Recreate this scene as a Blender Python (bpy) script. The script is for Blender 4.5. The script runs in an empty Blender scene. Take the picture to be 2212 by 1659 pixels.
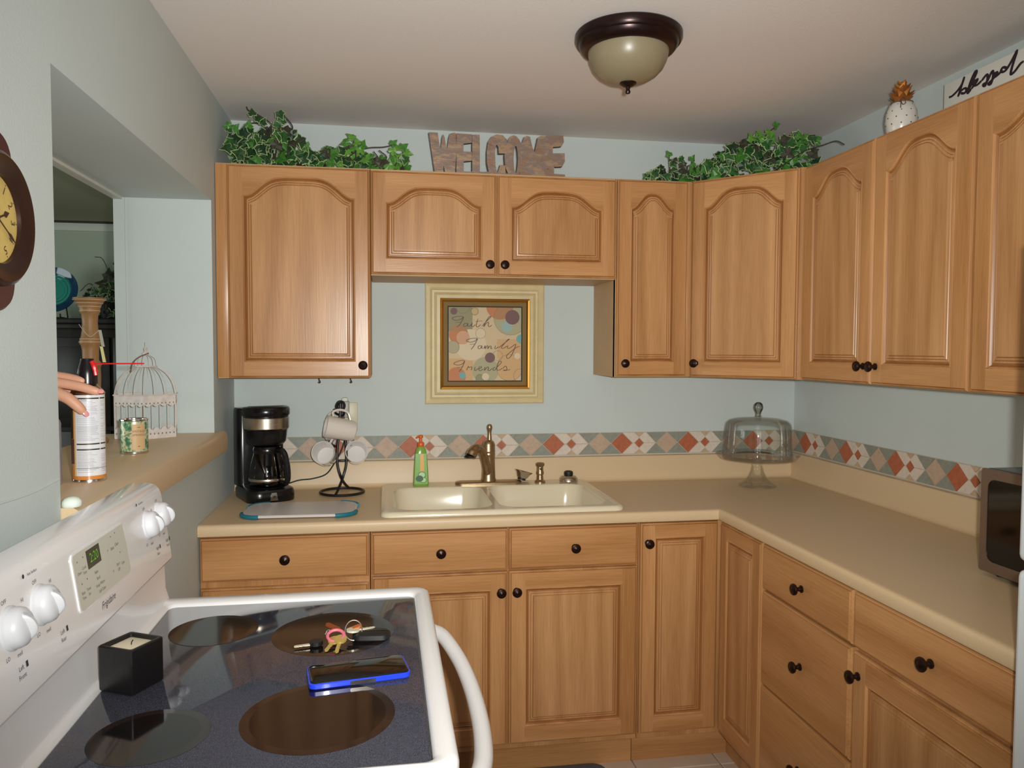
import bpy, bmesh, math, random
from mathutils import Vector, Matrix
random.seed(7)
SC = bpy.context.scene
COL = SC.collection
PI = math.pi
INCH = 0.0254
W = 2.366            # kitchen width (left wall x=0, right wall x=W, back wall y=0)
CEIL = 2.351
UB, UT = 1.368, 2.119  # wall cabinet bottom / top
CT = 0.917           # counter top

# ------------------------------------------------------------------ camera
CAMLOC = Vector((0.5826, -3.1566, 1.4753)); YAW, PITCH, ROLL, FPX = 0.1632, -0.0457, 0.0035, 1668.13
fw = Vector((math.sin(YAW)*math.cos(PITCH), math.cos(YAW)*math.cos(PITCH), math.sin(PITCH)))
rt = Vector((math.cos(YAW), -math.sin(YAW), 0)); up = rt.cross(fw)
r2 = rt*math.cos(ROLL)+up*math.sin(ROLL); u2 = up*math.cos(ROLL)-rt*math.sin(ROLL)
cd = bpy.data.cameras.new('camera'); cam = bpy.data.objects.new('camera', cd); COL.objects.link(cam)
m = Matrix((( r2.x, u2.x, -fw.x, CAMLOC.x), (r2.y, u2.y, -fw.y, CAMLOC.y), (r2.z, u2.z, -fw.z, CAMLOC.z), (0, 0, 0, 1)))
cam.matrix_world = m
cd.sensor_width = 36.0; cd.lens = FPX/2212*36; cd.clip_start = 0.05
SC.camera = cam

# ------------------------------------------------------------------ light + exposure
SC.view_settings.view_transform = 'Standard'; SC.view_settings.look = 'None'
SC.view_settings.gamma = 1.0; SC.view_settings.use_curve_mapping = False
SC.view_settings.exposure = 0.0
wd = bpy.data.worlds.new('world'); SC.world = wd; wd.use_nodes = True
wd.node_tree.nodes['Background'].inputs[0].default_value = (0.75, 0.82, 0.9, 1)
wd.node_tree.nodes['Background'].inputs[1].default_value = 0.6

def light(name, kind, loc, energy, color, size=0.1, size_y=None, aim=None):
    d = bpy.data.lights.new(name, kind); d.energy = energy; d.color = color
    if kind == 'AREA':
        d.shape = 'RECTANGLE'; d.size = size; d.size_y = size_y or size
    else:
        d.shadow_soft_size = size
    o = bpy.data.objects.new(name, d); COL.objects.link(o); o.location = loc
    if aim is not None:
        o.rotation_euler = (Vector(aim)-Vector(loc)).to_track_quat('-Z', 'Y').to_euler()
    return o
# the camera's own flash: a beam, up and right of the lens
fl = light('camera_flash', 'SPOT', CAMLOC + r2*0.055 + u2*0.03, 196, (1.0, 1.0, 0.95), 0.018, aim=CAMLOC + fw*3 + u2*0.3)
fl.data.spot_size = math.radians(101); fl.data.spot_blend = 1.0
# daylight through the window in the rear wall
light('rear_window_daylight', 'AREA', (0.42, -4.62, 1.55), 5, (0.88, 0.95, 1.0), 0.6, 1.1, (0.42, 0, 1.5))
# daylight of the dining room
light('dining_daylight', 'AREA', (-3.7, -0.9, 1.5), 40, (0.90, 1.0, 0.97), 2.2, 1.4, (0, -0.6, 1.4))

# ------------------------------------------------------------------ materials
def lin(c):
    return tuple(((v/255)/12.92 if v/255 <= 0.04045 else ((v/255+0.055)/1.055)**2.4) for v in c)
MATS = {}
def mat(name, rgb, rough=0.5, metal=0.0, spec=0.5, vary=0.0, vscale=30, bump=0.0, bscale=200, emit=None, coat=0.0, trans=0.0, sss=0.0, aniso=None):
    if name in MATS: return MATS[name]
    M = bpy.data.materials.new(name); M.use_nodes = True; nt = M.node_tree; b = nt.nodes['Principled BSDF']
    c = lin(rgb)
    b.inputs['Base Color'].default_value = (*c, 1); b.inputs['Roughness'].default_value = rough
    b.inputs['Metallic'].default_value = metal; b.inputs['Specular IOR Level'].default_value = spec
    b.inputs['Coat Weight'].default_value = coat; b.inputs['Transmission Weight'].default_value = trans
    if sss: b.inputs['Subsurface Weight'].default_value = sss; b.inputs['Subsurface Radius'].default_value = (0.02, 0.01, 0.006)
    tc = None
    if vary or bump:
        tc = nt.nodes.new('ShaderNodeTexCoord')
    if vary:
        n = nt.nodes.new('ShaderNodeTexNoise'); n.inputs['Scale'].default_value = vscale; n.inputs['Detail'].default_value = 5
        nt.links.new(tc.outputs['Object'], n.inputs['Vector'])
        r = nt.nodes.new('ShaderNodeValToRGB')
        r.color_ramp.elements[0].position = 0.3; r.color_ramp.elements[1].position = 0.7
        r.color_ramp.elements[0].color = (*[v*(1-vary) for v in c], 1); r.color_ramp.elements[1].color = (*[min(1, v*(1+vary)) for v in c], 1)
        nt.links.new(n.outputs['Fac'], r.inputs['Fac']); nt.links.new(r.outputs['Color'], b.inputs['Base Color'])
    if bump:
        n2 = nt.nodes.new('ShaderNodeTexNoise'); n2.inputs['Scale'].default_value = bscale; n2.inputs['Detail'].default_value = 3
        nt.links.new(tc.outputs['Object'], n2.inputs['Vector'])
        bp = nt.nodes.new('ShaderNodeBump'); bp.inputs['Strength'].default_value = bump; bp.inputs['Distance'].default_value = 0.002
        nt.links.new(n2.outputs['Fac'], bp.inputs['Height']); nt.links.new(bp.outputs['Normal'], b.inputs['Normal'])
    if emit:
        b.inputs['Emission Color'].default_value = (*lin(rgb), 1); b.inputs['Emission Strength'].default_value = emit
    MATS[name] = M
    return M

def wood(name, light_c, dark_c, axis, rough=0.3, ring=1.0):
    M = bpy.data.materials.new(name); M.use_nodes = True; nt = M.node_tree; b = nt.nodes['Principled BSDF']; L = nt.links
    tc = nt.nodes.new('ShaderNodeTexCoord'); oi = nt.nodes.new('ShaderNodeObjectInfo')
    mp = nt.nodes.new('ShaderNodeMapping')
    s = [14.0, 14.0, 14.0]; s['xyz'.index(axis)] = 0.9
    mp.inputs['Scale'].default_value = s
    add = nt.nodes.new('ShaderNodeVectorMath'); add.operation = 'ADD'
    cmb = nt.nodes.new('ShaderNodeCombineXYZ'); mul = nt.nodes.new('ShaderNodeMath'); mul.operation = 'MULTIPLY'; mul.inputs[1].default_value = 7.3
    L.new(oi.outputs['Random'], mul.inputs[0])
    for k in 'XYZ': L.new(mul.outputs[0], cmb.inputs[k])
    L.new(tc.outputs['Object'], add.inputs[0]); L.new(cmb.outputs[0], add.inputs[1]); L.new(add.outputs[0], mp.inputs['Vector'])
    n1 = nt.nodes.new('ShaderNodeTexNoise'); n1.inputs['Scale'].default_value = 1.0; n1.inputs['Detail'].default_value = 4; n1.inputs['Distortion'].default_value = 0.6
    L.new(mp.outputs[0], n1.inputs['Vector'])
    # cathedral figure: contour lines of a stretched noise
    ml = nt.nodes.new('ShaderNodeMath'); ml.operation = 'MULTIPLY'; ml.inputs[1].default_value = 9.0*ring
    fr = nt.nodes.new('ShaderNodeMath'); fr.operation = 'PINGPONG'; fr.inputs[1].default_value = 1.0
    n3 = nt.nodes.new('ShaderNodeTexNoise'); n3.inputs['Scale'].default_value = 0.35; n3.inputs['Detail'].default_value = 1.0
    L.new(mp.outputs[0], n3.inputs['Vector']); L.new(n3.outputs['Fac'], ml.inputs[0]); L.new(ml.outputs[0], fr.inputs[0])
    # fine pores
    mp2 = nt.nodes.new('ShaderNodeMapping'); s2 = [260.0]*3; s2['xyz'.index(axis)] = 9.0; mp2.inputs['Scale'].default_value = s2
    L.new(add.outputs[0], mp2.inputs['Vector'])
    n2 = nt.nodes.new('ShaderNodeTexNoise'); n2.inputs['Scale'].default_value = 1.0; n2.inputs['Detail'].default_value = 2
    L.new(mp2.outputs[0], n2.inputs['Vector'])
    a1 = nt.nodes.new('ShaderNodeMath'); a1.operation = 'MULTIPLY_ADD'; a1.inputs[1].default_value = 0.24
    L.new(fr.outputs[0], a1.inputs[0])
    a0 = nt.nodes.new('ShaderNodeMath'); a0.operation = 'MULTIPLY_ADD'; a0.inputs[1].default_value = 0.42; a0.inputs[2].default_value = 0.0
    L.new(n1.outputs['Fac'], a0.inputs[0]); L.new(a0.outputs[0], a1.inputs[2])
    a2 = nt.nodes.new('ShaderNodeMath'); a2.operation = 'MULTIPLY_ADD'; a2.inputs[1].default_value = 0.40
    L.new(n2.outputs['Fac'], a2.inputs[0]); L.new(a1.outputs[0], a2.inputs[2])
    r = nt.nodes.new('ShaderNodeValToRGB'); r.color_ramp.elements[0].position = 0.28; r.color_ramp.elements[1].position = 0.78
    r.color_ramp.elements[0].color = (*lin(dark_c), 1); r.color_ramp.elements[1].color = (*lin(light_c), 1)
    L.new(a2.outputs[0], r.inputs['Fac']); L.new(r.outputs['Color'], b.inputs['Base Color'])
    b.inputs['Roughness'].default_value = rough; b.inputs['Specular IOR Level'].default_value = 0.45
    bp = nt.nodes.new('ShaderNodeBump'); bp.inputs['Strength'].default_value = 0.12; bp.inputs['Distance'].default_value = 0.001
    L.new(n2.outputs['Fac'], bp.inputs['Height']); L.new(bp.outputs['Normal'], b.inputs['Normal'])
    return M

def thin_glass(name, tint=(0.93, 0.96, 0.95), rough=0.02, base=0.05, fres=0.9):
    M = bpy.data.materials.new(name); M.use_nodes = True; nt = M.node_tree; nt.nodes.clear()
    o = nt.nodes.new('ShaderNodeOutputMaterial'); mx = nt.nodes.new('ShaderNodeMixShader')
    t = nt.nodes.new('ShaderNodeBsdfTransparent'); t.inputs[0].default_value = (*tint, 1)
    g = nt.nodes.new('ShaderNodeBsdfGlossy'); g.inputs['Roughness'].default_value = rough
    f = nt.nodes.new('ShaderNodeFresnel'); f.inputs['IOR'].default_value = 1.5
    ad = nt.nodes.new('ShaderNodeMath'); ad.operation = 'MULTIPLY_ADD'; ad.inputs[1].default_value = fres; ad.inputs[2].default_value = base
    nt.links.new(f.outputs[0], ad.inputs[0]); nt.links.new(ad.outputs[0], mx.inputs[0])
    nt.links.new(t.outputs[0], mx.inputs[1]); nt.links.new(g.outputs[0], mx.inputs[2]); nt.links.new(mx.outputs[0], o.inputs[0])
    return M

WL, WDK = (205, 152, 101), (164, 112, 64)
WV = wood('oak_upright_grain', WL, WDK, 'z'); WH = wood('oak_level_grain', WL, WDK, 'x')
WG = wood('oak_glaze_in_grooves', (168, 112, 62), (136, 84, 42), 'z', 0.35)
WP = wood('oak_panel_figure', (204, 153, 104), (164, 114, 68), 'z', 0.3, 1.6)
WS = mat('oak_veneer_side', (196, 158, 112), 0.5, vary=0.06, vscale=8)
M_wall = mat('sage_wall_paint', (199, 208, 206), 0.75, spec=0.25, vary=0.02, vscale=3, bump=0.15, bscale=160)
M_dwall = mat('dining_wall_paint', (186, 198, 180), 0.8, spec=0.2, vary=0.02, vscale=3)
M_ceil = mat('ceiling_paint', (232, 226, 222), 0.9, spec=0.1, bump=0.25, bscale=220)
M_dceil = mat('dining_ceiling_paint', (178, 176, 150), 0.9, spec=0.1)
M_white = mat('white_trim_paint', (222, 224, 214), 0.5)
M_lam = mat('beige_laminate', (214, 187, 149), 0.42, vary=0.05, vscale=700)
M_bronze = mat('dark_bronze', (52, 34, 28), 0.32, 0.75, vary=0.12, vscale=60)
M_floor = mat('floor_grout', (150, 132, 118), 0.9)
M_tile_f = mat('floor_tile', (206, 186, 166), 0.4, vary=0.06, vscale=12)
M_black = mat('gloss_black_plastic', (14, 13, 15), 0.22)
M_mblack = mat('matt_black', (20, 18, 18), 0.45)
M_steel = mat('brushed_steel', (196, 184, 168), 0.3, 1.0)
M_chrome = mat('bright_metal', (220, 215, 210), 0.18, 1.0)
M_ename = mat('white_enamel', (232, 230, 230), 0.22, coat=0.3)
M_nickel = mat('antique_nickel', (176, 152, 120), 0.36, 1.0, vary=0.1, vscale=60)

# ------------------------------------------------------------------ mesh helpers
class MB:
    def __init__(self): self.v = []; self.f = []; self.m = []; self.s = []
    def add(self, vs, fs, mi=0, smooth=False, mx=None):
        o = len(self.v)
        for p in vs:
            p = Vector(p)
            if mx is not None: p = mx @ p
            self.v.append(p)
        for f in fs:
            self.f.append(tuple(i+o for i in f)); self.m.append(mi); self.s.append(smooth)
        return self
    def box(self, x0, x1, y0, y1, z0, z1, bev=0.0, mi=0, seg=2, mx=None):
        if bev <= 0:
            vs = [(x0,y0,z0),(x1,y0,z0),(x1,y1,z0),(x0,y1,z0),(x0,y0,z1),(x1,y0,z1),(x1,y1,z1),(x0,y1,z1)]
            return self.add(vs, [(0,3,2,1),(4,5,6,7),(0,1,5,4),(1,2,6,5),(2,3,7,6),(3,0,4,7)], mi, False, mx)
        bm = bmesh.new(); bmesh.ops.create_cube(bm, size=1)
        for v in bm.verts:
            v.co = Vector(((x0+x1)/2+v.co.x*(x1-x0), (y0+y1)/2+v.co.y*(y1-y0), (z0+z1)/2+v.co.z*(z1-z0)))
        bmesh.ops.bevel(bm, geom=bm.edges[:]+bm.verts[:], offset=bev, segments=seg, affect='EDGES', profile=0.5)
        return self.bm(bm, mi, True, mx)
    def bm(self, bm, mi=0, smooth=False, mx=None):
        bm.verts.index_update()
        self.add([v.co.copy() for v in bm.verts], [[v.index for v in f.verts] for f in bm.faces], mi, smooth, mx)
        bm.free(); return self
    def loft(self, loops, mi=0, smooth=True, cap0=False, cap1=False, closed=True, mx=None):
        n = len(loops[0]); vs = [p for l in loops for p in l]; fs = []
        for i in range(len(loops)-1):
            for j in range(n if closed else n-1):
                k = (j+1) % n
                fs.append((i*n+j, i*n+k, (i+1)*n+k, (i+1)*n+j))
        if cap0: fs.append(tuple(range(n-1, -1, -1)))
        if cap1: fs.append(tuple((len(loops)-1)*n+j for j in range(n)))
        return self.add(vs, fs, mi, smooth, mx)
    def lathe(self, prof, c=(0,0,0), seg=24, mi=0, mx=None, a0=0, a1=2*PI):
        full = abs(a1-a0-2*PI) < 1e-6
        loops = []
        n = seg if full else seg+1
        for r, z in prof:
            loops.append([(c[0]+max(r,1e-5)*math.cos(a0+(a1-a0)*j/seg), c[1]+max(r,1e-5)*math.sin(a0+(a1-a0)*j/seg), c[2]+z) for j in range(n)])
        return self.loft(loops, mi, True, closed=full, mx=mx)
    def tube(self, pts, r, seg=8, mi=0, closed=False, mx=None, smooth_n=0):
        pts = [Vector(p) for p in pts]
        if smooth_n: pts = catmull(pts, smooth_n, closed)
        n = len(pts); rs = r if isinstance(r, (list, tuple)) else [r]*n
        if len(rs) != n: rs = [rs[min(len(rs)-1, int(i*len(rs)/n))] for i in range(n)]
        loops = []; prev = None
        for i, p in enumerate(pts):
            a = pts[(i-1) % n] if (closed or i > 0) else p
            b = pts[(i+1) % n] if (closed or i < n-1) else p
            t = (b-a).normalized() if (b-a).length > 1e-9 else Vector((0,0,1))
            if prev is None:
                prev = t.orthogonal().normalized()
            u = (prev - t*prev.dot(t)); u = u.normalized() if u.length > 1e-6 else t.orthogonal().normalized()
            prev = u; w = t.cross(u)
            loops.append([p + (u*math.cos(2*PI*j/seg)+w*math.sin(2*PI*j/seg))*rs[i] for j in range(seg)])
        if closed: loops.append(loops[0])
        return self.loft(loops, mi, True, not closed, not closed, mx=mx)
    def prism(self, poly, h0, h1, mi=0, mx=None, smooth=False, side_mi=None):
        n = len(poly)
        self.add([(p[0], p[1], h0) for p in poly]+[(p[0], p[1], h1) for p in poly],
                 [tuple(range(n-1, -1, -1)), tuple(range(n, 2*n))], mi, False, mx)
        self.add([(p[0], p[1], h0) for p in poly]+[(p[0], p[1], h1) for p in poly],
                 [(i, (i+1) % n, n+(i+1) % n, n+i) for i in range(n)], mi if side_mi is None else side_mi, smooth, mx)
        return self
    def build(self, name, mats, parent=None, loc=(0,0,0), rotz=0.0, angle=35):
        me = bpy.data.meshes.new(name)
        me.from_pydata([tuple(v) for v in self.v], [], self.f)
        if not isinstance(mats, (list, tuple)): mats = [mats]
        for mm in mats: me.materials.append(mm)
        me.polygons.foreach_set('material_index', self.m)
        me.polygons.foreach_set('use_smooth', self.s)
        me.validate(); me.update()
        if any(self.s): me.set_sharp_from_angle(angle=math.radians(angle))
        o = bpy.data.objects.new(name, me); COL.objects.link(o)
        o.location = loc; o.rotation_euler = (0, 0, rotz)
        if parent: o.parent = parent
        return o

def catmull(pts, n=6, closed=False):
    pts = [Vector(p) for p in pts]; out = []; L = len(pts)
    if L < 3 and not closed: return pts
    rng = range(L) if closed else range(L-1)
    for i in rng:
        p0 = pts[(i-1) % L] if (closed or i > 0) else pts[0]*2-pts[1]
        p1 = pts[i]; p2 = pts[(i+1) % L]
        p3 = pts[(i+2) % L] if (closed or i+2 < L) else pts[-1]*2-pts[-2]
        for k in range(n):
            t = k/n
            out.append(0.5*((2*p1)+(p2-p0)*t+(2*p0-5*p1+4*p2-p3)*t*t+(3*p1-p0-3*p2+p3)*t**3))
    if not closed: out.append(pts[-1])
    return out

def rr(x0, x1, y0, y1, r, z=0, k=5):
    out = []
    for cx, cy, a in ((x1-r, y0+r, -PI/2), (x1-r, y1-r, 0), (x0+r, y1-r, PI/2), (x0+r, y0+r, PI)):
        for i in range(k+1):
            t = a+PI/2*i/k; out.append((cx+r*math.cos(t), cy+r*math.sin(t), z))
    return out

def tag(o, label=None, cat=None, group=None, kind=None):
    if label: o['label'] = label
    if cat: o['category'] = cat
    if group: o['group'] = group
    if kind: o['kind'] = kind
    return o
def thing(name, label, cat, loc=(0,0,0), rotz=0.0, group=None):
    o = bpy.data.objects.new(name, None); COL.objects.link(o); o.empty_display_size = 0.05
    o.location = loc; o.rotation_euler = (0, 0, rotz)
    return tag(o, label, cat, group)
def struct(name, mb, mats, parent=None, label=None):
    o = mb.build(name, mats, parent)
    if parent is None: o['kind'] = 'structure'
    if label: o['label'] = label
    return o

def offset_loop(poly, d):
    """inset a CCW 2D polygon by d"""
    n = len(poly); out = []
    for i in range(n):
        a = Vector(poly[(i-1) % n]); p = Vector(poly[i]); b = Vector(poly[(i+1) % n])
        e1 = (p-a).normalized(); e2 = (b-p).normalized()
        n1 = Vector((-e1.y, e1.x)); n2 = Vector((-e2.y, e2.x)); s = n1+n2
        k = 1+n1.dot(n2)
        out.append(tuple(p + s*(d/max(k, 0.35))))
    return out

def ribbon(mb, pts, w, mx, mi=0, n=6, z=0.0, taper=True, th=0.0):
    ps = catmull([Vector((p[0], p[1], 0)) for p in pts], n)
    L = len(ps); vs = []
    for i, p in enumerate(ps):
        a = ps[max(0, i-1)]; b = ps[min(L-1, i+1)]; t = (b-a)
        t = t.normalized() if t.length > 1e-9 else Vector((1, 0, 0))
        nn = Vector((-t.y, t.x, 0)); hw = w/2
        if taper:
            hw *= 0.65+0.35*abs(t.y) if i not in (0, L-1) else 0.5
        vs += [(p.x+nn.x*hw, p.y+nn.y*hw, z+i*2e-6), (p.x-nn.x*hw, p.y-nn.y*hw, z+i*2e-6)]
    mb.add(vs, [(2*i+1, 2*i+3, 2*i+2, 2*i) for i in range(L-1)], mi, False, mx)

_txt = {}
def text_mesh(mb, s, size, mx, mi=0, shear=0.0, align='CENTER', spacing=1.0):
    key = (s, shear, align, spacing)
    if key not in _txt:
        cu = bpy.data.curves.new('t', 'FONT'); cu.body = s; cu.size = 1.0; cu.shear = shear; cu.align_x = align; cu.align_y = 'CENTER'
        cu.resolution_u = 2; cu.space_character = spacing
        o = bpy.data.objects.new('t', cu); COL.objects.link(o)
        dg = bpy.context.evaluated_depsgraph_get(); me = o.evaluated_get(dg).to_mesh()
        _txt[key] = ([v.co.copy() for v in me.vertices], [tuple(p.vertices) for p in me.polygons])
        bpy.data.objects.remove(o); bpy.data.curves.remove(cu)
    vs, fs = _txt[key]
    mb.add([v*size for v in vs], fs, mi, False, mx)

def plane_mx(origin, ex, ey):
    ex = Vector(ex).normalized(); ey = Vector(ey).normalized(); ez = ex.cross(ey)
    return Matrix(((ex.x, ey.x, ez.x, origin[0]), (ex.y, ey.y, ez.y, origin[1]), (ex.z, ey.z, ez.z, origin[2]), (0, 0, 0, 1)))
XZ = lambda ox, oy, oz: plane_mx((ox, oy, oz), (1, 0, 0), (0, 0, 1))   # faces -y

# ================================================================== THE ROOM
OY0, OY1, OZ0, OZ1 = -1.65, -0.365, 1.140, 1.978   # pass-through in the left wall
TH = 0.30
YR = -4.7
mb = MB(); mb.box(-4.2, W+0.15, YR-0.1, 2.85, -0.1, -0.004); floor = struct('floor', mb, M_floor)
tile_me = None
for i in range(8):
    for j in range(16):
        x0 = -0.07+i*0.305; x1 = x0+0.30; y1 = -0.02-j*0.305+0.0; y0 = y1-0.30
        x0 = max(x0, 0.002); x1 = min(x1, W-0.002); y0 = max(y0, YR+0.002)
        if x1-x0 < 0.03 or y1-y0 < 0.03: continue
        t = MB().box(x0, x1, y0, y1, -0.006, 0.0, 0.0015, seg=1).build('tile', M_tile_f, floor)
mb = MB(); mb.box(-0.3, W+0.15, YR-0.1, 0.12, CEIL, CEIL+0.1); ceiling = struct('ceiling', mb, M_ceil)
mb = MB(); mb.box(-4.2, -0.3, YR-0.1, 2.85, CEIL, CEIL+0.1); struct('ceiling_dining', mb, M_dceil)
mb = MB(); mb.box(0, W+0.12, 0, 0.12, 0, CEIL); struct('wall_back', mb, M_wall)
mb = MB(); mb.box(W, W+0.12, YR, 0, 0, CEIL); struct('wall_right', mb, M_wall)
mb = MB()
mb.box(-TH, 0, YR, OY0, 0, CEIL); mb.box(-TH, 0, OY1, 2.75, 0, CEIL)
mb.box(-TH, 0, OY0, OY1, 0, OZ0); mb.box(-TH, 0, OY0, OY1, OZ1, CEIL)
wl = struct('wall_left', mb, M_wall)
mb = MB(); mb.tube([(0.0, -2.0, 1.243), (0.0, -1.88, 1.236), (0.0, -1.76, 1.232), (0.0, -1.655, 1.237)], 0.0018, 6, smooth_n=4)
mb.build('paint_seam', M_wall, wl)
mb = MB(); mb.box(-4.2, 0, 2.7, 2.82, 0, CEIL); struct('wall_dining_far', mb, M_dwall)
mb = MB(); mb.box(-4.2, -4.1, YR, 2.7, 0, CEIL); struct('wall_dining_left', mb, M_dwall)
# rear wall with a window behind the camera
mb = MB(); wx0, wx1, wz0, wz1 = 0.1, 0.74, 0.98, 2.12
mb.box(-4.2, wx0, YR-0.1, YR, 0, CEIL); mb.box(wx1, W+0.12, YR-0.1, YR, 0, CEIL)
mb.box(wx0, wx1, YR-0.1, YR, 0, wz0); mb.box(wx0, wx1, YR-0.1, YR, wz1, CEIL)
struct('wall_rear', mb, M_wall)
mb = MB()
for a in ((wx0-0.06, wx0, wz0-0.06, wz1+0.06), (wx1, wx1+0.06, wz0-0.06, wz1+0.06), (wx0, wx1, wz0-0.06, wz0), (wx0, wx1, wz1, wz1+0.06)):
    mb.box(a[0], a[1], YR, YR+0.02, a[2], a[3], 0.003)
struct('window_1', mb, M_white)
# casing of the pass-through, dining side
mb = MB(); mb.box(-TH-0.012, -0.276, OY1-0.006, OY1+0.03, OZ0, OZ1, 0.002); struct('trim_1', mb, M_wall)
mb = MB(); mb.box(-TH-0.012, -0.282, OY0, OY1-0.006, OZ1-0.008, OZ1+0.03, 0.002); struct('trim_2', mb, M_white)
mb = MB(); mb.box(-4.1, -TH, 2.68, 2.7, 2.285, CEIL-0.012, 0.004); struct('trim_3', mb, M_white)
mb = MB(); mb.box(-4.1, -TH, 2.665, 2.7, CEIL-0.012, CEIL-0.002, 0.002); struct('trim_4', mb, mat('dark_bead', (58, 44, 36), 0.6))  # thin dark brown bead between the white strip and the ceiling

# ledge (bar top) on the half wall
t = thing('bar_ledge', 'beige laminate bar ledge on the pass-through half wall', 'ledge', (0, 0, OZ0))
zt = 1.182
prof = [(-0.33, 1.1405), (0.002, 1.1405), (0.002, 1.108), (0.022, 1.106), (0.031, 1.112), (0.033, 1.122), (0.033, 1.163), (0.029, 1.176), (0.020, 1.182), (-0.35, 1.182), (-0.357, 1.177), (-0.357, 1.146), (-0.35, 1.1405)]
mb = MB()
mb.loft([[(x, y, z) for x, z in prof] for y in (OY0+0.002, OY1-0.002)], 0, True, True, True)
e = [(0.0022, 1.108), (0.022, 1.106), (0.031, 1.112), (0.033, 1.122), (0.033, 1.163), (0.029, 1.176), (0.020, 1.182), (0.0022, 1.182)]
mb.loft([[(x, y, z) for x, z in e] for y in (OY1-0.002, -0.318, -0.31)], 0, True, True, True)
for v in mb.v: v.z -= OZ0
mb.build('ledge_top', M_lam, t)

# ================================================================== CABINETS
def knob_at(parent, x, z, y):
    mb = MB()
    prof = [(0.0, 0.0), (0.0105, 0.0), (0.0105, 0.003), (0.0065, 0.006), (0.0055, 0.013), (0.008, 0.017), (0.0150, 0.020), (0.0165, 0.024), (0.0155, 0.0275), (0.0115, 0.0295), (0.0105, 0.0285), (0.006, 0.0295), (0.0, 0.0315)]
    mb.lathe(prof, (0, 0, 0), 20, mx=Matrix.Rotation(PI/2, 4, 'X'))
    return mb.build('knob', M_bronze, parent, (x, y, z))

def edge_rings(mb, w, h, t, mi_v, mi_g):
    """slab edge profile: returns the inner front rectangle"""
    rect = lambda i: [(i, i), (w-i, i), (w-i, h-i), (i, h-i)]
    rings = [(0, t), (0, 0.009), (0.002, 0.005), (0.005, 0.0035), (0.0065, 0.0045), (0.008, 0.0)]
    ls = [[(x, -(t-d), z) for x, z in rect(i)] for i, d in rings]
    for k in range(len(ls)-1):
        mb.loft(ls[k:k+2], mi_g if k in (3,) else mi_v, False)
    mb.add([(0, 0, 0), (w, 0, 0), (w, 0, h), (0, 0, h)], [(3, 2, 1, 0)], mi_v)
    return 0.008

T = 0.020
def door(parent, w, h, x, z, arch=0.0, shoulder=0.0, stile=0.055, brail=0.06, trail=0.06, knob=None, p=1.5, y=0.0, rotz=0.0):
    mb = MB(); i = edge_rings(mb, w, h, T, 0, 2)
    F = -T
    x0, x1, zb = stile, w-stile, brail
    zs = h-(shoulder if arch else trail); n = 28
    top = []
    if arch:
        c = (x0+x1)/2; a = (x1-x0)/2
        for k in range(n+1):
            tt = 1-2*k/n; s = min(1, abs(tt)/0.95)
            top.append((c+a*tt, zs+arch*(math.cos(PI*s**p)+1)/2))
    else:
        top = [(x1, zs), (x0, zs)]
    V = lambda pts, d=0.0: [(px, F+d, pz) for px, pz in pts]
    mb.add(V([(i, i), (x0, i), (x0, h-i), (i, h-i)]), [(0, 1, 2, 3)], 0)
    mb.add(V([(x1, i), (w-i, i), (w-i, h-i), (x1, h-i)]), [(0, 1, 2, 3)], 0)
    mb.add(V([(x0, i), (x1, i), (x1, zb), (x0, zb)]), [(0, 1, 2, 3)], 1)
    for k in range(len(top)-1):
        (ax, az), (bx_, bz) = top[k], top[k+1]
        mb.add(V([(bx_, bz), (ax, az), (ax, h-i), (bx_, h-i)]), [(0, 1, 2, 3)], 1)
    outline = [(x0, zb), (x1, zb)]+top
    sticking = [(0, 0), (0.002, -0.0012), (0.0045, 0.001), (0.006, 0.0045), (0.0085, 0.0075), (0.010, 0.009)]
    ls = [[(px, F+d, pz) for px, pz in offset_loop(outline, o)] for o, d in sticking]
    for k in range(len(ls)-1): mb.loft(ls[k:k+2], 2 if k in (3, 4) else 0, True)
    dr = mb.build('door', [WV, WH, WG], parent, (x, y, z), rotz, 30)
    # raised panel
    mb = MB()
    pr = [(0.010, 0.009), (0.013, 0.0085), (0.0145, 0.0055), (0.019, 0.0052), (0.0205, 0.0066), (0.022, 0.0045), (0.027, 0.0035), (0.0285, 0.0048), (0.030, 0.002), (0.034, 0.0018)]
    ls = [[(px, F+d, pz) for px, pz in offset_loop(outline, o)] for o, d in pr]
    for k in range(len(ls)-1): mb.loft(ls[k:k+2], 1 if k in (0, 3, 6) else 0, True)
    mb.add(ls[-1], [tuple(range(len(ls[-1])))], 0)
    mb.build('door_panel', [WP, WG], dr, (0, 0, 0), 0, 30)
    if knob: knob_at(dr, knob[0], knob[1], -T)
    return dr

def drawer(parent, w, h, x, z, knob=None, y=0.0, rotz=0.0):
    mb = MB(); i = edge_rings(mb, w, h, T, 0, 1)
    mb.add([(i, -T, i), (w-i, -T, i), (w-i, -T, h-i), (i, -T, h-i)], [(0, 1, 2, 3)], 0)
    d = mb.build('drawer', [WH, WG], parent, (x, y, z), rotz, 30)
    k = knob or (w/2, h/2); knob_at(d, k[0], k[1], -T)
    return d

def upper(name, label, loc, rotz, w, h, depth=0.303):
    t = thing(name, label, 'cabinet', loc, rotz, 'oak wall cabinets')
    g = 0.0006
    mb = MB(); mb.box(g, w-g, 0.0, depth, 0.0, h, 0.001, seg=1)
    mb.box(g, w-g, 0.001, 0.02, 0.0005, h-0.0005, 0, 1)
    mb.build('cabinet_body', [WS, WV], t)
    return t
UH = UT-UB
YF = -0.305
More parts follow.
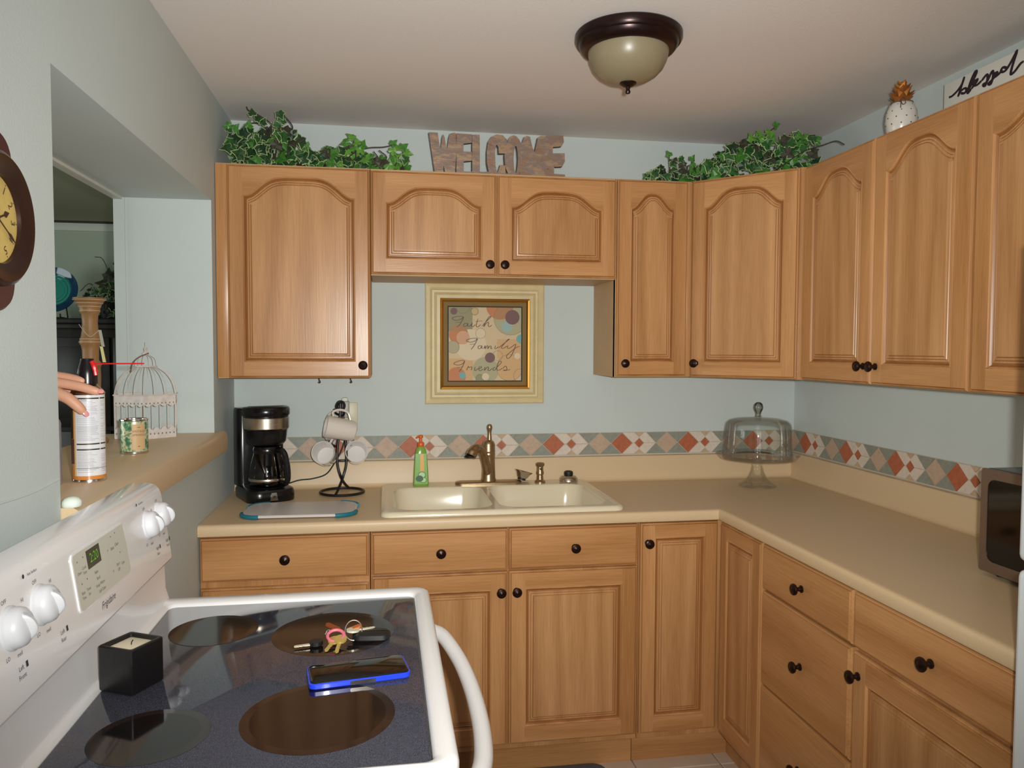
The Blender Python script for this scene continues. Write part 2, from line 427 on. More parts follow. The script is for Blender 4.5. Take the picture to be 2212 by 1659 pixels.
# 1 left: wide filler stile at the wall
u1 = upper('wall_cabinet', 'tall honey oak wall cabinet with one arched door left of the framed print', (0.002, YF, UB), 0, 0.531, UH)
door(u1, 0.489, UH-0.006, 0.0405, 0.0, 0.068, 0.105, 0.052, 0.058, knob=(0.489-0.026, 0.046), p=2.15)
MB().box(0.0, 0.0395, -0.006, 0.0, 0.004, UH-0.004, 0.002).build('filler_stile', WV, u1)
for hx in (0.335, 0.452):
    mb = MB(); c = 0.0
    mb.tube([(hx, 0.15, 0.0), (hx, 0.15, -0.012), (hx+0.004, 0.148, -0.02), (hx+0.003, 0.142, -0.024), (hx-0.002, 0.139, -0.02)], 0.0016, 6, smooth_n=4)
    mb.build('cup_hook', M_bronze, u1)
# 2 double, short
H2 = 15*INCH; z2 = UT-H2
u2c = upper('wall_cabinet', 'short double-door oak wall cabinet above the framed print', (0.5336, YF, z2), 0, 0.914, H2)
for k, kx in ((0, 0.4535-0.026), (1, 0.026)):
    door(u2c, 0.4535, H2-0.012, 0.002+k*0.4565, 0.004, 0.06, 0.112, 0.052, 0.055, knob=(kx, 0.04), p=1.95)
# 3 narrow
u3 = upper('wall_cabinet', 'narrow arched oak wall cabinet right of the framed print', (1.448, YF, UB), 0, 0.304, UH)
door(u3, 0.280, UH-0.008, 0.003, 0.003, 0.058, 0.105, 0.052, 0.055, knob=(0.028, 0.05), p=1.35)
MB().box(0.284, 0.3035, -0.008, 0.0, 0.002, UH-0.004, 0.002).build('filler_stile', WV, u3)
# 4 diagonal corner
dw = 0.404
u4 = thing('wall_cabinet', 'diagonal corner oak wall cabinet with one arched door under the ivy', 'cabinet', (1.7535, -0.31, UB), -PI/4, 'oak wall cabinets')
c45 = math.cos(PI/4)
def l45(x, y):
    dx, dy = x-1.7535, y+0.31
    return (dx*c45-dy*c45, dx*c45+dy*c45)
poly = [l45(1.7535, -0.312), l45(2.045, -0.6035), l45(W-0.003, -0.6035), l45(W-0.003, -0.003), l45(1.7535, -0.003)]
MB().prism(poly, 0, UH).build('cabinet_body', WV, u4)
door(u4, dw-0.004, UH-0.006, 0.004, 0.002, 0.066, 0.105, 0.052, 0.055, knob=(0.026, 0.052), p=1.9)
# 5, 6 on the right wall  (local x -> -y)
XR = W-0.305
u5 = upper('wall_cabinet', 'double-door oak wall cabinet on the right wall below the white pineapple', (XR, -0.6105, UB), -PI/2, 0.797, UH)
door(u5, 0.391, UH-0.006, 0.004, 0.002, 0.068, 0.112, 0.055, 0.06, knob=(0.391-0.028, 0.055), p=1.5)
door(u5, 0.396, UH-0.006, 0.399, 0.002, 0.068, 0.112, 0.055, 0.06, knob=(0.028, 0.055), p=1.5)
u6 = upper('wall_cabinet', 'oak wall cabinet at the right edge below the lettered sign', (XR, -1.4105, UB), -PI/2, 0.56, UH)
door(u6, 0.55, UH-0.006, 0.005, 0.002, 0.07, 0.112, 0.055, 0.06, knob=(0.55-0.028, 0.055), p=1.4)

# ---- base cabinets
BZ, BT = 0.11, 0.876
def base(label, loc, rotz, w, depth=0.606):
    t = thing('base_cabinet', label, 'cabinet', loc, rotz, 'oak base cabinets')
    g = 0.0006; mb = MB(); th = 0.018
    mb.box(g, th, 0.018, depth, BZ, BT); mb.box(w-th, w-g, 0.018, depth, BZ, BT)
    mb.box(th, w-th, 0.018, depth, BZ, BZ+th); mb.box(th, w-th, depth-0.008, depth, BZ+th, BT)
    mb.build('cabinet_body', WS, t)
    mb = MB(); mb.box(g, w-g, 0, 0.018, BZ, BT, 0.001, seg=1); mb.build('face_frame', WV, t)
    mb = MB(); mb.box(g, w-g, 0.055, 0.07, 0.0, BZ); mb.build('toe_kick', WH, t)
    return t
DZ, DH = 0.733, 0.140
b1 = base('oak base cabinet with one drawer against the left wall beyond the range', (0.002, -0.61, 0), 0, 0.530)
drawer(b1, 0.523, DH, 0.003, DZ); door(b1, 0.523, 0.580, 0.003, 0.132, knob=(0.49, 0.51))
b2 = base('oak sink base cabinet with two drawer fronts above two doors', (0.5336, -0.61, 0), 0, 0.914)
drawer(b2, 0.449, DH, 0.004, DZ); drawer(b2, 0.449, DH, 0.458, DZ)
door(b2, 0.449, 0.596, 0.004, 0.132, knob=(0.449-0.024, 0.53)); door(b2, 0.449, 0.596, 0.458, 0.132, knob=(0.024, 0.53))
b3 = thing('base_cabinet', 'corner oak base cabinet with two narrow doors meeting at the inner corner', 'cabinet', (1.4484, -0.61, 0), 0, 'oak base cabinets')
P3 = [(1.4484, -0.61), (1.756, -0.61), (1.756, -0.9375), (W-0.003, -0.9375), (W-0.003, -0.003), (1.4484, -0.003)]
poly = [(x-1.4484, y+0.61) for x, y in P3]
MB().prism(poly, BZ, BT).build('cabinet_body', WV, b3)
mb = MB(); mb.box(0.001, 0.376, 0.055, 0.07, 0, BZ); mb.box(0.361, 0.376, -0.327, 0.056, 0, BZ); mb.build('toe_kick', WH, b3)
door(b3, 0.284, 0.742, 0.003, 0.132, knob=(0.024, 0.676), trail=0.05, stile=0.05)
door(b3, 0.296, 0.742, 0.3076, 0.132, trail=0.05, stile=0.05, y=-0.0285, rotz=-PI/2)
XB = W-0.61
b4 = base('oak three-drawer base cabinet on the right run beside the corner', (XB, -0.9385, 0), -PI/2, 0.4725)
drawer(b4, 0.463, DH, 0.005, DZ); drawer(b4, 0.463, 0.292, 0.005, 0.434); drawer(b4, 0.463, 0.292, 0.005, 0.135)
b5 = base('oak base cabinet with drawer over door beside the white refrigerator', (XB, -1.4117, 0), -PI/2, 0.570)
drawer(b5, 0.560, DH, 0.005, DZ); door(b5, 0.560, 0.590, 0.005, 0.132, knob=(0.026, 0.535), trail=0.062)

# ================================================================== COUNTERTOP
CE = -1.984
t = thing('countertop', 'L-shaped beige laminate countertop with raised backsplash lip', 'countertop', (0, 0, 0.877))
prof = [(-0.022, 0.917), (-0.014, 0.917), (-0.006, 0.9155), (-0.0015, 0.911), (0, 0.904), (0, 0.887), (-0.002, 0.881), (-0.008, 0.8775), (-0.03, 0.877)]
def sweep(mb, path, prof, mi=0):
    # path: list of (x, y, ox, oy) with offset direction
    mb.loft([[(x+ox*o, y+oy*o, z) for o, z in prof] for x, y, ox, oy in path], mi, True, closed=False)
    for x, y, ox, oy in (path[0], path[-1]):
        pass
mb = MB()
xi = W-0.635; yi = -0.635; ix0, ix1, iy0, iy1 = 0.585, 1.385, -0.59, -0.066
sweep(mb, [(0.001, yi, 0, -1), (xi, yi, -1, -1), (xi, CE, -1, 0)], prof)
q = -0.613
def rect(x0, x1, y0, y1, z=0.917, flip=False):
    mb.add([(x0, y0, z), (x1, y0, z), (x1, y1, z), (x0, y1, z)], [(0, 1, 2, 3)] if not flip else [(3, 2, 1, 0)], 0)
for z, fl in ((0.917, False), (0.8772, True)):
    rect(0.001, ix0, q, -0.001, z, fl); rect(ix0, ix1, q, iy0, z, fl); rect(ix0, ix1, iy1, -0.001, z, fl)
    rect(ix1, xi+0.022, q, -0.001, z, fl); rect(xi+0.022, W-0.001, q, -0.001, z, fl); rect(xi+0.022, W-0.001, CE, q, z, fl)
mb.loft([[(ix0, iy0, z), (ix1, iy0, z), (ix1, iy1, z), (ix0, iy1, z)] for z in (0.917, 0.8772)], 0, False)
mb.add([(xi, CE, 0.917), (W-0.001, CE, 0.917), (W-0.001, CE, 0.877), (xi, CE, 0.877)], [(3, 2, 1, 0)])
mb.add([(0.001, yi, 0.91), (0.001, -0.001, 0.917), (0.001, -0.001, 0.877), (0.001, yi, 0.877)], [(0, 1, 2, 3)])
for v in mb.v: v.z -= 0.877
mb.build('worktop', M_lam, t)
mb = MB()
prof = [(0.022, 0.9172), (0.010, 0.9195), (0.003, 0.926), (0, 0.936), (0, 1.016), (-0.003, 1.0215), (-0.008, 1.0235), (-0.0195, 1.0235)]
sweep(mb, [(0.001, -0.02, 0, -1), (W-0.02, -0.02, -1, -1), (W-0.02, CE, -1, 0)], prof)
for v in mb.v: v.z -= 0.877
mb.build('backsplash', M_lam, t)

# ---- tile border above the backsplash (wraps the corner)
tb = MB().box(0.001, W-0.001, -0.0018, -0.0003, 1.0245, 1.1225)
tb.box(W-0.0018, W-0.0003, CE, -0.001, 1.0245, 1.1225)
trim = struct('trim_5', tb, mat('border_grout', (196, 184, 164), 0.7), label='band of diamond patterned tiles above the backsplash lip')
T_terra = mat('terracotta_tile', (176, 98, 66), 0.5, vary=0.12, vscale=70)
T_pink = mat('rose_stone_tile', (188, 162, 140), 0.5, vary=0.08, vscale=70)
T_white = mat('cream_stone_tile', (214, 200, 186), 0.5, vary=0.06, vscale=70)
T_grey = mat('grey_green_tile', (140, 143, 132), 0.5, vary=0.10, vscale=70)
T_beige = mat('beige_stone_tile', (192, 166, 136), 0.5, vary=0.1, vscale=70)
ZC, HB = 1.0750, 0.0460
def clip(poly, fn):
    out = []
    for i in range(len(poly)):
        a, b = poly[i], poly[(i+1) % len(poly)]; fa, fb = fn(a), fn(b)
        if fa >= 0: out.append(a)
        if (fa >= 0) != (fb >= 0):
            tt = fa/(fa-fb); out.append((a[0]+(b[0]-a[0])*tt, a[1]+(b[1]-a[1])*tt))
    return out
def tile(poly, material):
    poly = offset_loop(poly, 0.0012)
    for side in (0, 1):
        pg = clip(poly, (lambda p: (W-0.003)-p[0]) if side == 0 else (lambda p: p[0]-(W+0.003)))
        pg = clip(pg, (lambda p: p[0]-0.003) if side == 0 else (lambda p: (W-CE-0.003)-p[0]))
        if len(pg) < 3: continue
        area = abs(sum(pg[i][0]*pg[(i+1) % len(pg)][1]-pg[(i+1) % len(pg)][0]*pg[i][1] for i in range(len(pg))))/2
        if area < 2e-5: continue
        c = (sum(p[0] for p in pg)/len(pg), sum(p[1] for p in pg)/len(pg))
        inner = [(c[0]+(p[0]-c[0])*0.97, c[1]+(p[1]-c[1])*0.97) for p in pg]
        if side == 0: mp = lambda p, d: (p[0], -d, ZC+p[1])
        else: mp = lambda p, d: (W-d, -(p[0]-W), ZC+p[1])
        mb = MB(); mb.loft([[mp(p, 0.0012) for p in pg], [mp(p, 0.0038) for p in pg], [mp(p, 0.0045) for p in inner]], 0, False, False, True)
        mb.build('tile', material, trim)
PER = 0.2975; h = HB; q = PER/6.28
k0 = 0.6842-3*PER
for k in range(16):
    c = k0+k*PER
    if c-0.06 > W-CE: break
    tile([(c-q, 0), (c, -h), (c+q, 0), (c, h)], T_terra)
    m_ = c+1.62*q; r = 0.45*q; b = 0.45*q; bh = h-b*0.92
    e = c+2.27*q; rp = c+3.20*q; pc = c+4.23*q; pr2 = c+5.27*q; nx = c+PER
    tile([(m_-r, 0), (m_, -r), (m_+r, 0), (m_, r)], T_terra)
    tile([(m_-b, h), (m_, bh), (m_+b, h)], T_beige); tile([(m_-b, -h), (m_+b, -h), (m_, -bh)], T_beige)
    tile([(c, h), (c+q, 0), (m_-r, 0), (m_, r), (m_, bh), (m_-b, h)], T_white)
    tile([(c, -h), (m_-b, -h), (m_, -bh), (m_, -r), (m_-r, 0), (c+q, 0)], T_white)
    tile([(e, h), (m_+b, h), (m_, bh), (m_, r), (m_+r, 0), (rp, 0)], T_white)
    tile([(e, -h), (rp, 0), (m_+r, 0), (m_, -r), (m_, -bh), (m_+b, -h)], T_white)
    tile([(e, h), (rp, 0), (pc, h)], T_grey); tile([(e, -h), (pc, -h), (rp, 0)], T_grey)
    tile([(rp, 0), (pc, -h), (pr2, 0), (pc, h)], T_pink)
    tile([(pc, h), (pr2, 0), (nx, h)], T_grey); tile([(pc, -h), (nx, -h), (pr2, 0)], T_grey)

# ================================================================== SINK
t = thing('sink', 'ivory double-bowl drop-in sink under the framed print', 'sink', (0, 0, 0.917))
M_sink = mat('ivory_composite', (226, 214, 186), 0.16, coat=0.3)
mb = MB(); K = 5
o = lambda i, z: rr(0.566+i, 1.403-i, -0.609+i, -0.045-i, 0.035-i*0.5, z-0.917, K)
mb.loft([o(0, 0.9175), o(0.0, 0.924), o(0.004, 0.931), (o(0.011, 0.9345)), o(0.020, 0.9335), o(0.026, 0.9315)], 0)
bm = bmesh.new()
outer = o(0.026, 0.9315)
bowls = [rr(0.610, 0.953, -0.560, -0.138, 0.07, 0.9315-0.917, K), rr(0.975, 1.362, -0.560, -0.138, 0.07, 0.9315-0.917, K)]
es = []
for lp in [outer]+bowls:
    vs = [bm.verts.new(p) for p in lp]
    es += [bm.edges.new((vs[i], vs[(i+1) % len(vs)])) for i in range(len(vs))]
bmesh.ops.triangle_fill(bm, edges=es, use_beauty=True)
bmesh.ops.recalc_face_normals(bm, faces=bm.faces)
if sum(f.normal.z for f in bm.faces) < 0: bmesh.ops.reverse_faces(bm, faces=bm.faces)
mb.bm(bm, 0, False)
mb.build('sink_deck', M_sink, t, angle=50)
for bi, (x0, x1) in enumerate(((0.610, 0.953), (0.975, 1.362))):
    mb = MB()
    L = lambda i, z, r: rr(x0+i, x1-i, -0.560+i, -0.138-i, r, z-0.917, K)
    mb.loft([L(0, 0.9315, 0.07), L(0.004, 0.929, 0.068), L(0.008, 0.921, 0.066), L(0.016, 0.85, 0.065), L(0.024, 0.775, 0.07), L(0.04, 0.757, 0.08), L(0.07, 0.752, 0.06)], 0, True)
    mb.add(L(0.07, 0.752, 0.06), [tuple(range(4*(K+1)))])
    bw = mb.build('sink_bowl', M_sink, t, angle=60)
    mb = MB(); mb.lathe([(0.055, 0), (0.052, 0.003), (0.042, 0.001), (0.036, -0.004), (0.0, -0.005)], ((x0+x1)/2, -0.35, 0.753-0.917), 24); mb.build('drain', M_chrome, bw)

# faucet
t = thing('faucet', 'antique nickel single-lever faucet with pull-out spout behind the sink', 'faucet', (0.993, -0.088, 0.9318))
mb = MB(); mb.loft([rr(-0.135+i, 0.135-i, -0.03+i, 0.03-i, 0.0295-i, z, 6) for i, z in ((0, 0), (0, 0.006), (0.003, 0.010), (0.008, 0.0115))], 0, True, True, True); mb.build('deck_plate', M_nickel, t)
mb = MB(); mb.lathe([(0.030, 0.010), (0.031, 0.016), (0.0285, 0.022), (0.027, 0.05), (0.026, 0.10), (0.0265, 0.115), (0.0275, 0.118), (0.0265, 0.121), (0.0265, 0.128), (0.0275, 0.131), (0.0265, 0.134), (0.026, 0.160), (0.022, 0.170), (0.012, 0.177), (0, 0.178)], (0, 0, 0), 24); mb.build('faucet_body', M_nickel, t)
mb = MB(); mb.lathe([(0.010, 0.174), (0.0085, 0.19), (0.0075, 0.205), (0.009, 0.215), (0.0115, 0.224), (0.0115, 0.232), (0.007, 0.239), (0, 0.241)], (0.004, 0, 0), 16); mb.build('lever', M_nickel, t)
mb = MB(); mb.tube([(0.0, -0.006, 0.03), (-0.010, -0.016, 0.070), (-0.020, -0.028, 0.105), (-0.032, -0.042, 0.136), (-0.050, -0.060, 0.152), (-0.068, -0.074, 0.146), (-0.082, -0.084, 0.124)], [0.019]*8+[0.0175]*6+[0.0165]*6+[0.0165]*6+[0.0185]*6+[0.022]*5, 16, smooth_n=6); mb.build('spout', M_nickel, t)
mb = MB(); mb.lathe([(0.0, 0.0), (0.021, 0.0), (0.0225, 0.003), (0.0215, 0.006)], (-0.0835, -0.085, 0.1195), 16); mb.build('spray_face', M_mblack, t)

# soap bottle
t = thing('soap_bottle', 'green hand soap bottle with orange pump and cucumber label on the sink deck', 'bottle', (0.722, -0.088, 0.9318), 0.0)
Mg = mat('clear_green_soap', (150, 190, 84), 0.12, trans=0.25)
sq = lambda w, d, r, z: rr(-w, w, -d, d, r, z, 4)
mb = MB(); mb.loft([sq(0.029, 0.018, 0.012, 0), sq(0.031, 0.020, 0.013, 0.004), sq(0.0285, 0.0185, 0.012, 0.06), sq(0.024, 0.016, 0.012, 0.12), sq(0.020, 0.0145, 0.012, 0.142), sq(0.014, 0.012, 0.0115, 0.152), sq(0.0115, 0.0115, 0.011, 0.156)], 0, True, True, True); mb.build('bottle_body', Mg, t)
mb = MB()
def lab(poly, mi, off): mb.add([(x*(1-(z-0.06)*1.7), -0.0226+(z*0.050)-off, z) for x, z in poly], [tuple(range(len(poly)))], mi)
lab([(-0.024, 0.008), (0.024, 0.008), (0.024, 0.128), (-0.024, 0.128)], 0, 0)
lab([(-0.004, 0.058), (0.012, 0.058), (0.011, 0.126), (-0.003, 0.126)], 1, 0.0004)
for (cx, cz, r, mi) in ((0.003, 0.044, 0.0155, 2), (0.003, 0.044, 0.0125, 3), (-0.006, 0.030, 0.0145, 4), (0.008, 0.024, 0.013, 2), (0.008, 0.024, 0.0105, 3)):
    lab([(cx+r*math.cos(a*PI/9), cz+r*0.85*math.sin(a*PI/9)) for a in range(18)], mi, 0.0005+0.0001*mi+cx*0.002)
mb.build('label', [mat('lime_label', (120, 172, 62), 0.35), mat('orange_label_band', (226, 162, 58), 0.35), mat('cucumber_skin', (46, 104, 44), 0.4), mat('cucumber_flesh', (176, 216, 150), 0.4), mat('leaf_dark', (28, 84, 46), 0.4)], t)
Mo = mat('orange_plastic', (222, 104, 40), 0.3)
mb = MB(); mb.lathe([(0.0125, 0.154), (0.0135, 0.156), (0.0135, 0.168), (0.011, 0.172), (0.006, 0.174), (0.0055, 0.188), (0.0095, 0.190), (0.0095, 0.198), (0.006, 0.201), (0, 0.2015)], seg=18)
mb.tube([(0, 0, 0.195), (-0.010, -0.010, 0.1955), (-0.018, -0.017, 0.191)], [0.005, 0.0045, 0.0035], 10); mb.build('pump', Mo, t)

# bits on the sink deck
t = thing('strainer_basket', 'tilted metal sink strainer basket on the faucet plate', 'strainer', (1.128, -0.088, 0.9435))
mx = Matrix.Rotation(0.28, 4, 'Y') @ Matrix.Rotation(-0.15, 4, 'X')
mb = MB(); mb.lathe([(0.0, 0.004), (0.014, 0.004), (0.022, 0.012), (0.030, 0.027), (0.038, 0.034), (0.0385, 0.036), (0.036, 0.0355), (0.028, 0.029), (0.020, 0.016), (0.012, 0.008), (0, 0.008)], seg=24, mx=mx); mb.build('basket', M_chrome, t)
mb = MB(); mb.lathe([(0.0, 0.0), (0.016, 0.0), (0.017, 0.006), (0.010, 0.011), (0, 0.011)], seg=18, mx=mx); mb.build('rubber_stopper', M_mblack, t)
t = thing('soap_dispenser', 'short antique nickel pump fixture right of the faucet', 'dispenser', (1.205, -0.088, 0.9318))
mb = MB(); mb.lathe([(0.0, 0), (0.022, 0), (0.022, 0.004), (0.014, 0.012), (0.0125, 0.03), (0.0155, 0.034), (0.0155, 0.044), (0.0135, 0.048), (0.0135, 0.064), (0.0175, 0.069), (0.0185, 0.076), (0.014, 0.080), (0, 0.081)], seg=20); mb.build('dispenser_body', M_nickel, t)
mb = MB(); mb.lathe([(0.0045, 0), (0.0045, 0.004), (0, 0.0045)], seg=12, mx=Matrix.Translation((0, -0.0125, 0.056)) @ Matrix.Rotation(PI/2, 4, 'X')); mb.build('nozzle', M_mblack, t)
t = thing('drain_stopper', 'round metal drain stopper with black knob near the sink right corner', 'stopper', (1.325, -0.085, 0.9318))
mb = MB(); mb.lathe([(0, 0), (0.036, 0), (0.039, 0.004), (0.037, 0.014), (0.030, 0.022), (0.020, 0.025), (0, 0.025)], seg=24); mb.build('stopper_disc', M_steel, t)
mb = MB(); mb.lathe([(0.017, 0.024), (0.019, 0.03), (0.018, 0.040), (0.012, 0.044), (0, 0.045)], seg=18); mb.build('knob', M_mblack, t)

# ================================================================== THINGS ON THE COUNTER
# cutting board
t = thing('cutting_board', 'white plastic cutting board with teal corner grips in front of the coffee maker', 'cutting board', (0.300, -0.462, CT), -0.03)
mb = MB(); R = 0.062
B = lambda i, z: rr(-0.185+i, 0.185-i, -0.112+i, 0.112-i, R-i, z, 9)
mb.loft([B(0.003, 0.003), B(0.0, 0.005), B(0.0, 0.010), B(0.003, 0.0125), B(0.012, 0.013)], 0, True, True, True)
mb.build('board', mat('white_poly', (212, 206, 204), 0.3), t)
Mt = mat('teal_rubber', (22, 112, 132), 0.5)
for cx, cy, a in ((1, -1, -PI/2), (1, 1, 0), (-1, 1, PI/2), (-1, -1, PI)):
    pts = []
    ox, oy = cx*(0.185-R), cy*(0.112-R)
    st = [(ox+(R+0.001)*math.cos(a+PI/2*k/8), oy+(R+0.001)*math.sin(a+PI/2*k/8), 0.0075) for k in range(9)]
    mb = MB(); mb.tube(st, 0.0072, 8); mb.build('corner_grip', Mt, t)

# coffee maker
t = thing('coffee_maker', 'black drip coffee maker with steel band in the left counter corner', 'coffee maker', (0.135, -0.175, CT), 0.42)
mb = MB(); lp = lambda i, z, y0=-0.125, y1=0.105: rr(-0.088+i, 0.088-i, y0+i, y1-i, 0.05-i, z, 6)
mb.loft([lp(0.002, 0), lp(0, 0.004), lp(0.0, 0.034), lp(0.006, 0.044), lp(0.014, 0.047)], 0, True, True, True); mb.build('base', M_black, t)
mb = MB(); mb.lathe([(0, 0.047), (0.062, 0.047), (0.064, 0.0495), (0, 0.0505)], (0, -0.045, 0), 24); mb.build('warming_plate', M_mblack, t)
mb = MB(); tw = lambda i, z: rr(-0.086+i, 0.086-i, 0.026+i, 0.104-i, 0.02, z, 4)
mb.loft([tw(0, 0.045), tw(0, 0.325), tw(0.003, 0.334)], 0, True, True, True); mb.build('tower', M_black, t)
hd = lambda r, z: [(r*math.cos(a)*1.0, -0.035+r*math.sin(a), z) if math.sin(a) < 0.05 else (r*(1 if math.cos(a) > 0 else -1)*(1.0), 0.035, z) for a in [PI-0.04+(PI+0.08)*k/28 for k in range(29)]]
mb = MB(); mb.loft([hd(0.062, 0.205), hd(0.070, 0.215), hd(0.076, 0.258), hd(0.080, 0.262), hd(0.080, 0.31)], 0, True, True, True); mb.build('brew_head', M_black, t)
mb = MB(); mb.loft([hd(0.0805, 0.263), hd(0.0822, 0.265), hd(0.0822, 0.302), hd(0.0805, 0.304)], 0, True); mb.build('steel_band', M_steel, t)
mb = MB()
for k, w in enumerate((0.012, 0.012, 0.012)): pass
ribbon(mb, [(-0.010, 0), (-0.003, 0.002), (0.0, 0.006), (0.003, -0.002), (0.024, -0.001)], 0.0014, XZ(0.0, -0.1176, 0.284)); mb.build('badge', M_chrome, t)
mb = MB(); l2 = lambda r, z: [(r*math.cos(a), -0.032+r*math.sin(a), z) if math.sin(a) < 0.02 else (r*(1 if math.cos(a) > 0 else -1), 0.06, z) for a in [PI-0.02+(PI+0.04)*k/28 for k in range(29)]]
mb.loft([l2(0.084, 0.311), l2(0.086, 0.315), l2(0.086, 0.333), l2(0.082, 0.341), l2(0.074, 0.344)], 0, True, True, True); mb.build('lid', M_black, t)
mb = MB(); mb.loft([[(x, y, z) for x, y, z in l2(r_, z)] for r_, z in ((0.066, 0.3442), (0.064, 0.3452))], 0, True, False, True); mb.build('lid_panel', mat('satin_black', (52, 50, 50), 0.3), t)
mb = MB(); mb.prism([(-0.014, 0.008), (0.014, 0.008), (0.009, 0.036), (-0.009, 0.036)], 0, 0.0022, mx=plane_mx((0.0, -0.1256, 0), (1, 0, 0), (0, 0, 1))); sp = mb.build('switch_plate', M_chrome, t)
mb = MB(); mb.loft([rr(-0.0055, 0.0055, 0.019, 0.025, 0.0028, z, 3) for z in (0, 0.0035)], 0, True, True, True, mx=plane_mx((0.0, -0.1256, 0), (1, 0, 0), (0, 0, 1))); mb.build('switch', M_mblack, sp)
mb = MB(); mb.tube([(0.05, 0.09, 0.04), (0.10, 0.07, 0.03), (0.15, 0.055, 0.042), (0.20, 0.04, 0.046), (0.245, 0.018, 0.062), (0.270, 0.0, 0.10), (0.300, -0.012, 0.16), (0.325, -0.018, 0.25)], 0.0026, 8, smooth_n=6); mb.build('cord', mat('dark_green_cord', (20, 54, 50), 0.4), t)
# carafe
ct = thing('coffee_carafe', 'glass coffee carafe with black handle standing in the coffee maker', 'carafe', (0.135+0.045*math.sin(0.42), -0.175-0.045*math.cos(0.42), CT+0.0507), 0.42)
Mcg = thin_glass('smoked_carafe_glass', (0.30, 0.27, 0.25), 0.03, 0.05)
mb = MB(); mb.lathe([(0.0, 0.0005), (0.050, 0.0005), (0.060, 0.006), (0.0665, 0.025), (0.066, 0.045), (0.058, 0.085), (0.050, 0.115), (0.0475, 0.128)], seg=32); mb.build('carafe_glass', Mcg, ct)
mb = MB(); mb.lathe([(0.0486, 0.122), (0.0496, 0.125), (0.0496, 0.138), (0.046, 0.146), (0.02, 0.150), (0, 0.150)], seg=28); mb.build('carafe_lid', M_black, ct)
mb = MB(); mb.lathe([(0.0, 0.004), (0.057, 0.006), (0.0615, 0.016), (0.0635, 0.024), (0.0, 0.024)], seg=28); mb.build('coffee_residue', mat('coffee', (42, 24, 14), 0.2), ct)
mb = MB(); mb.lathe([(0.0672, 0.022), (0.0680, 0.024), (0.0676, 0.031), (0.0670, 0.032)], seg=32); mb.build('steel_ring', M_steel, ct)
mb = MB()
ha = 0.55
hp = [(0.046, 0.134), (0.066, 0.134), (0.082, 0.118), (0.090, 0.085), (0.094, 0.045), (0.088, 0.018), (0.074, 0.014)]
mb.tube([(r_*math.sin(ha), -r_*math.cos(ha), z) for r_, z in hp], [0.011]*6+[0.012]*12+[0.013]*12+[0.011]*7, 10, smooth_n=6); mb.build('handle', M_black, ct)

# mug tree
TX, TY = 0.418, -0.135
t = thing('mug_tree', 'black wire mug tree beside the coffee maker', 'mug rack', (TX, TY, CT))
mb = MB(); mb.tube([(0.082*math.cos(2*PI*k/40), 0.082*math.sin(2*PI*k/40), 0.0055) for k in range(40)], 0.0052, 8, closed=True); mb.build('ring_base', M_mblack, t)
for s in (-1, 1):
    mb = MB(); mb.tube([(-0.020*s-0.0, -0.078*s, 0.008), (-0.008*s, -0.04*s, 0.03), (0.004*s, -0.003*s, 0.062), (0.016*s, 0.002*s, 0.11), (0.0165*s, 0.002*s, 0.17), (0.009*s, 0.001*s, 0.25), (0.0045*s, 0, 0.32), (0.0045*s, 0, 0.345)], 0.0050, 8, smooth_n=7); mb.build('rod', M_mblack, t)
mb = MB(); mb.tube([(-0.012, 0, 0.318), (-0.018, -0.002, 0.335), (-0.010, -0.004, 0.351), (0.004, 0.0, 0.350), (0.010, 0, 0.338), (0.006, 0, 0.325)], 0.0062, 8, smooth_n=6); mb.build('top_curl', M_mblack, t)
for nm, p in (('a', [(0.0, -0.004, 0.30), (0.010, -0.026, 0.306), (0.012, -0.046, 0.324)]), ('b', [(0.0, 0.004, 0.30), (-0.022, 0.025, 0.306), (-0.03, 0.036, 0.322)]), ('c', [(-0.013, 0, 0.18), (-0.034, 0.004, 0.186), (-0.046, 0.006, 0.204)]), ('d', [(0.013, 0, 0.18), (0.034, 0.004, 0.186), (0.046, 0.006, 0.204)])):
    mb = MB(); mb.tube(p, 0.0042, 8, smooth_n=5); mb.build('hook', M_mblack, t)
mb = MB(); mb.box(-0.012, 0.012, -0.006, 0.006, 0.122, 0.130, 0.002); mb.build('cross_tie', M_mblack, t)
M_mug = mat('white_glazed_china', (218, 208, 198), 0.18, coat=0.4)
M_gmug = mat('pale_glass_china', (222, 216, 212), 0.08, coat=0.5)
def mug(label, mouth_c, axis, handle_dir, m, r=0.042, hh=0.096):
    """mouth_c: world centre of the mouth; axis: pointing out of the mouth"""
    az = Vector(axis).normalized(); hx = Vector(handle_dir); hx = (hx-az*hx.dot(az)).normalized(); hy = az.cross(hx)
    base = Vector(mouth_c)-az*hh
    t = thing('mug', label, 'mug', base, 0, 'mugs on the mug tree')
    mx = Matrix(((hx.x, hy.x, az.x, 0), (hx.y, hy.y, az.y, 0), (hx.z, hy.z, az.z, 0), (0, 0, 0, 1)))
    mb = MB(); mb.lathe([(0.0, 0.002), (r*0.72, 0.002), (r*0.74, 0.0), (r*0.84, 0.003), (r*0.92, 0.014), (r*0.97, hh*0.5), (r, hh-0.001), (r-0.001, hh), (r-0.003, hh-0.0015), (r*0.97-0.0035, hh*0.5), (r*0.92-0.004, 0.016), (r*0.8, 0.008), (0, 0.007)], seg=32, mx=mx); mb.build('mug_body', m, t)
    mb = MB(); mb.tube([(r*0.96, 0, hh*0.80), (r+0.016, 0, hh*0.84), (r+0.028, 0, hh*0.62), (r+0.024, 0, hh*0.36), (r*0.95, 0, hh*0.22)], 0.0048, 8, mx=mx, smooth_n=6); mb.build('handle', m, t)
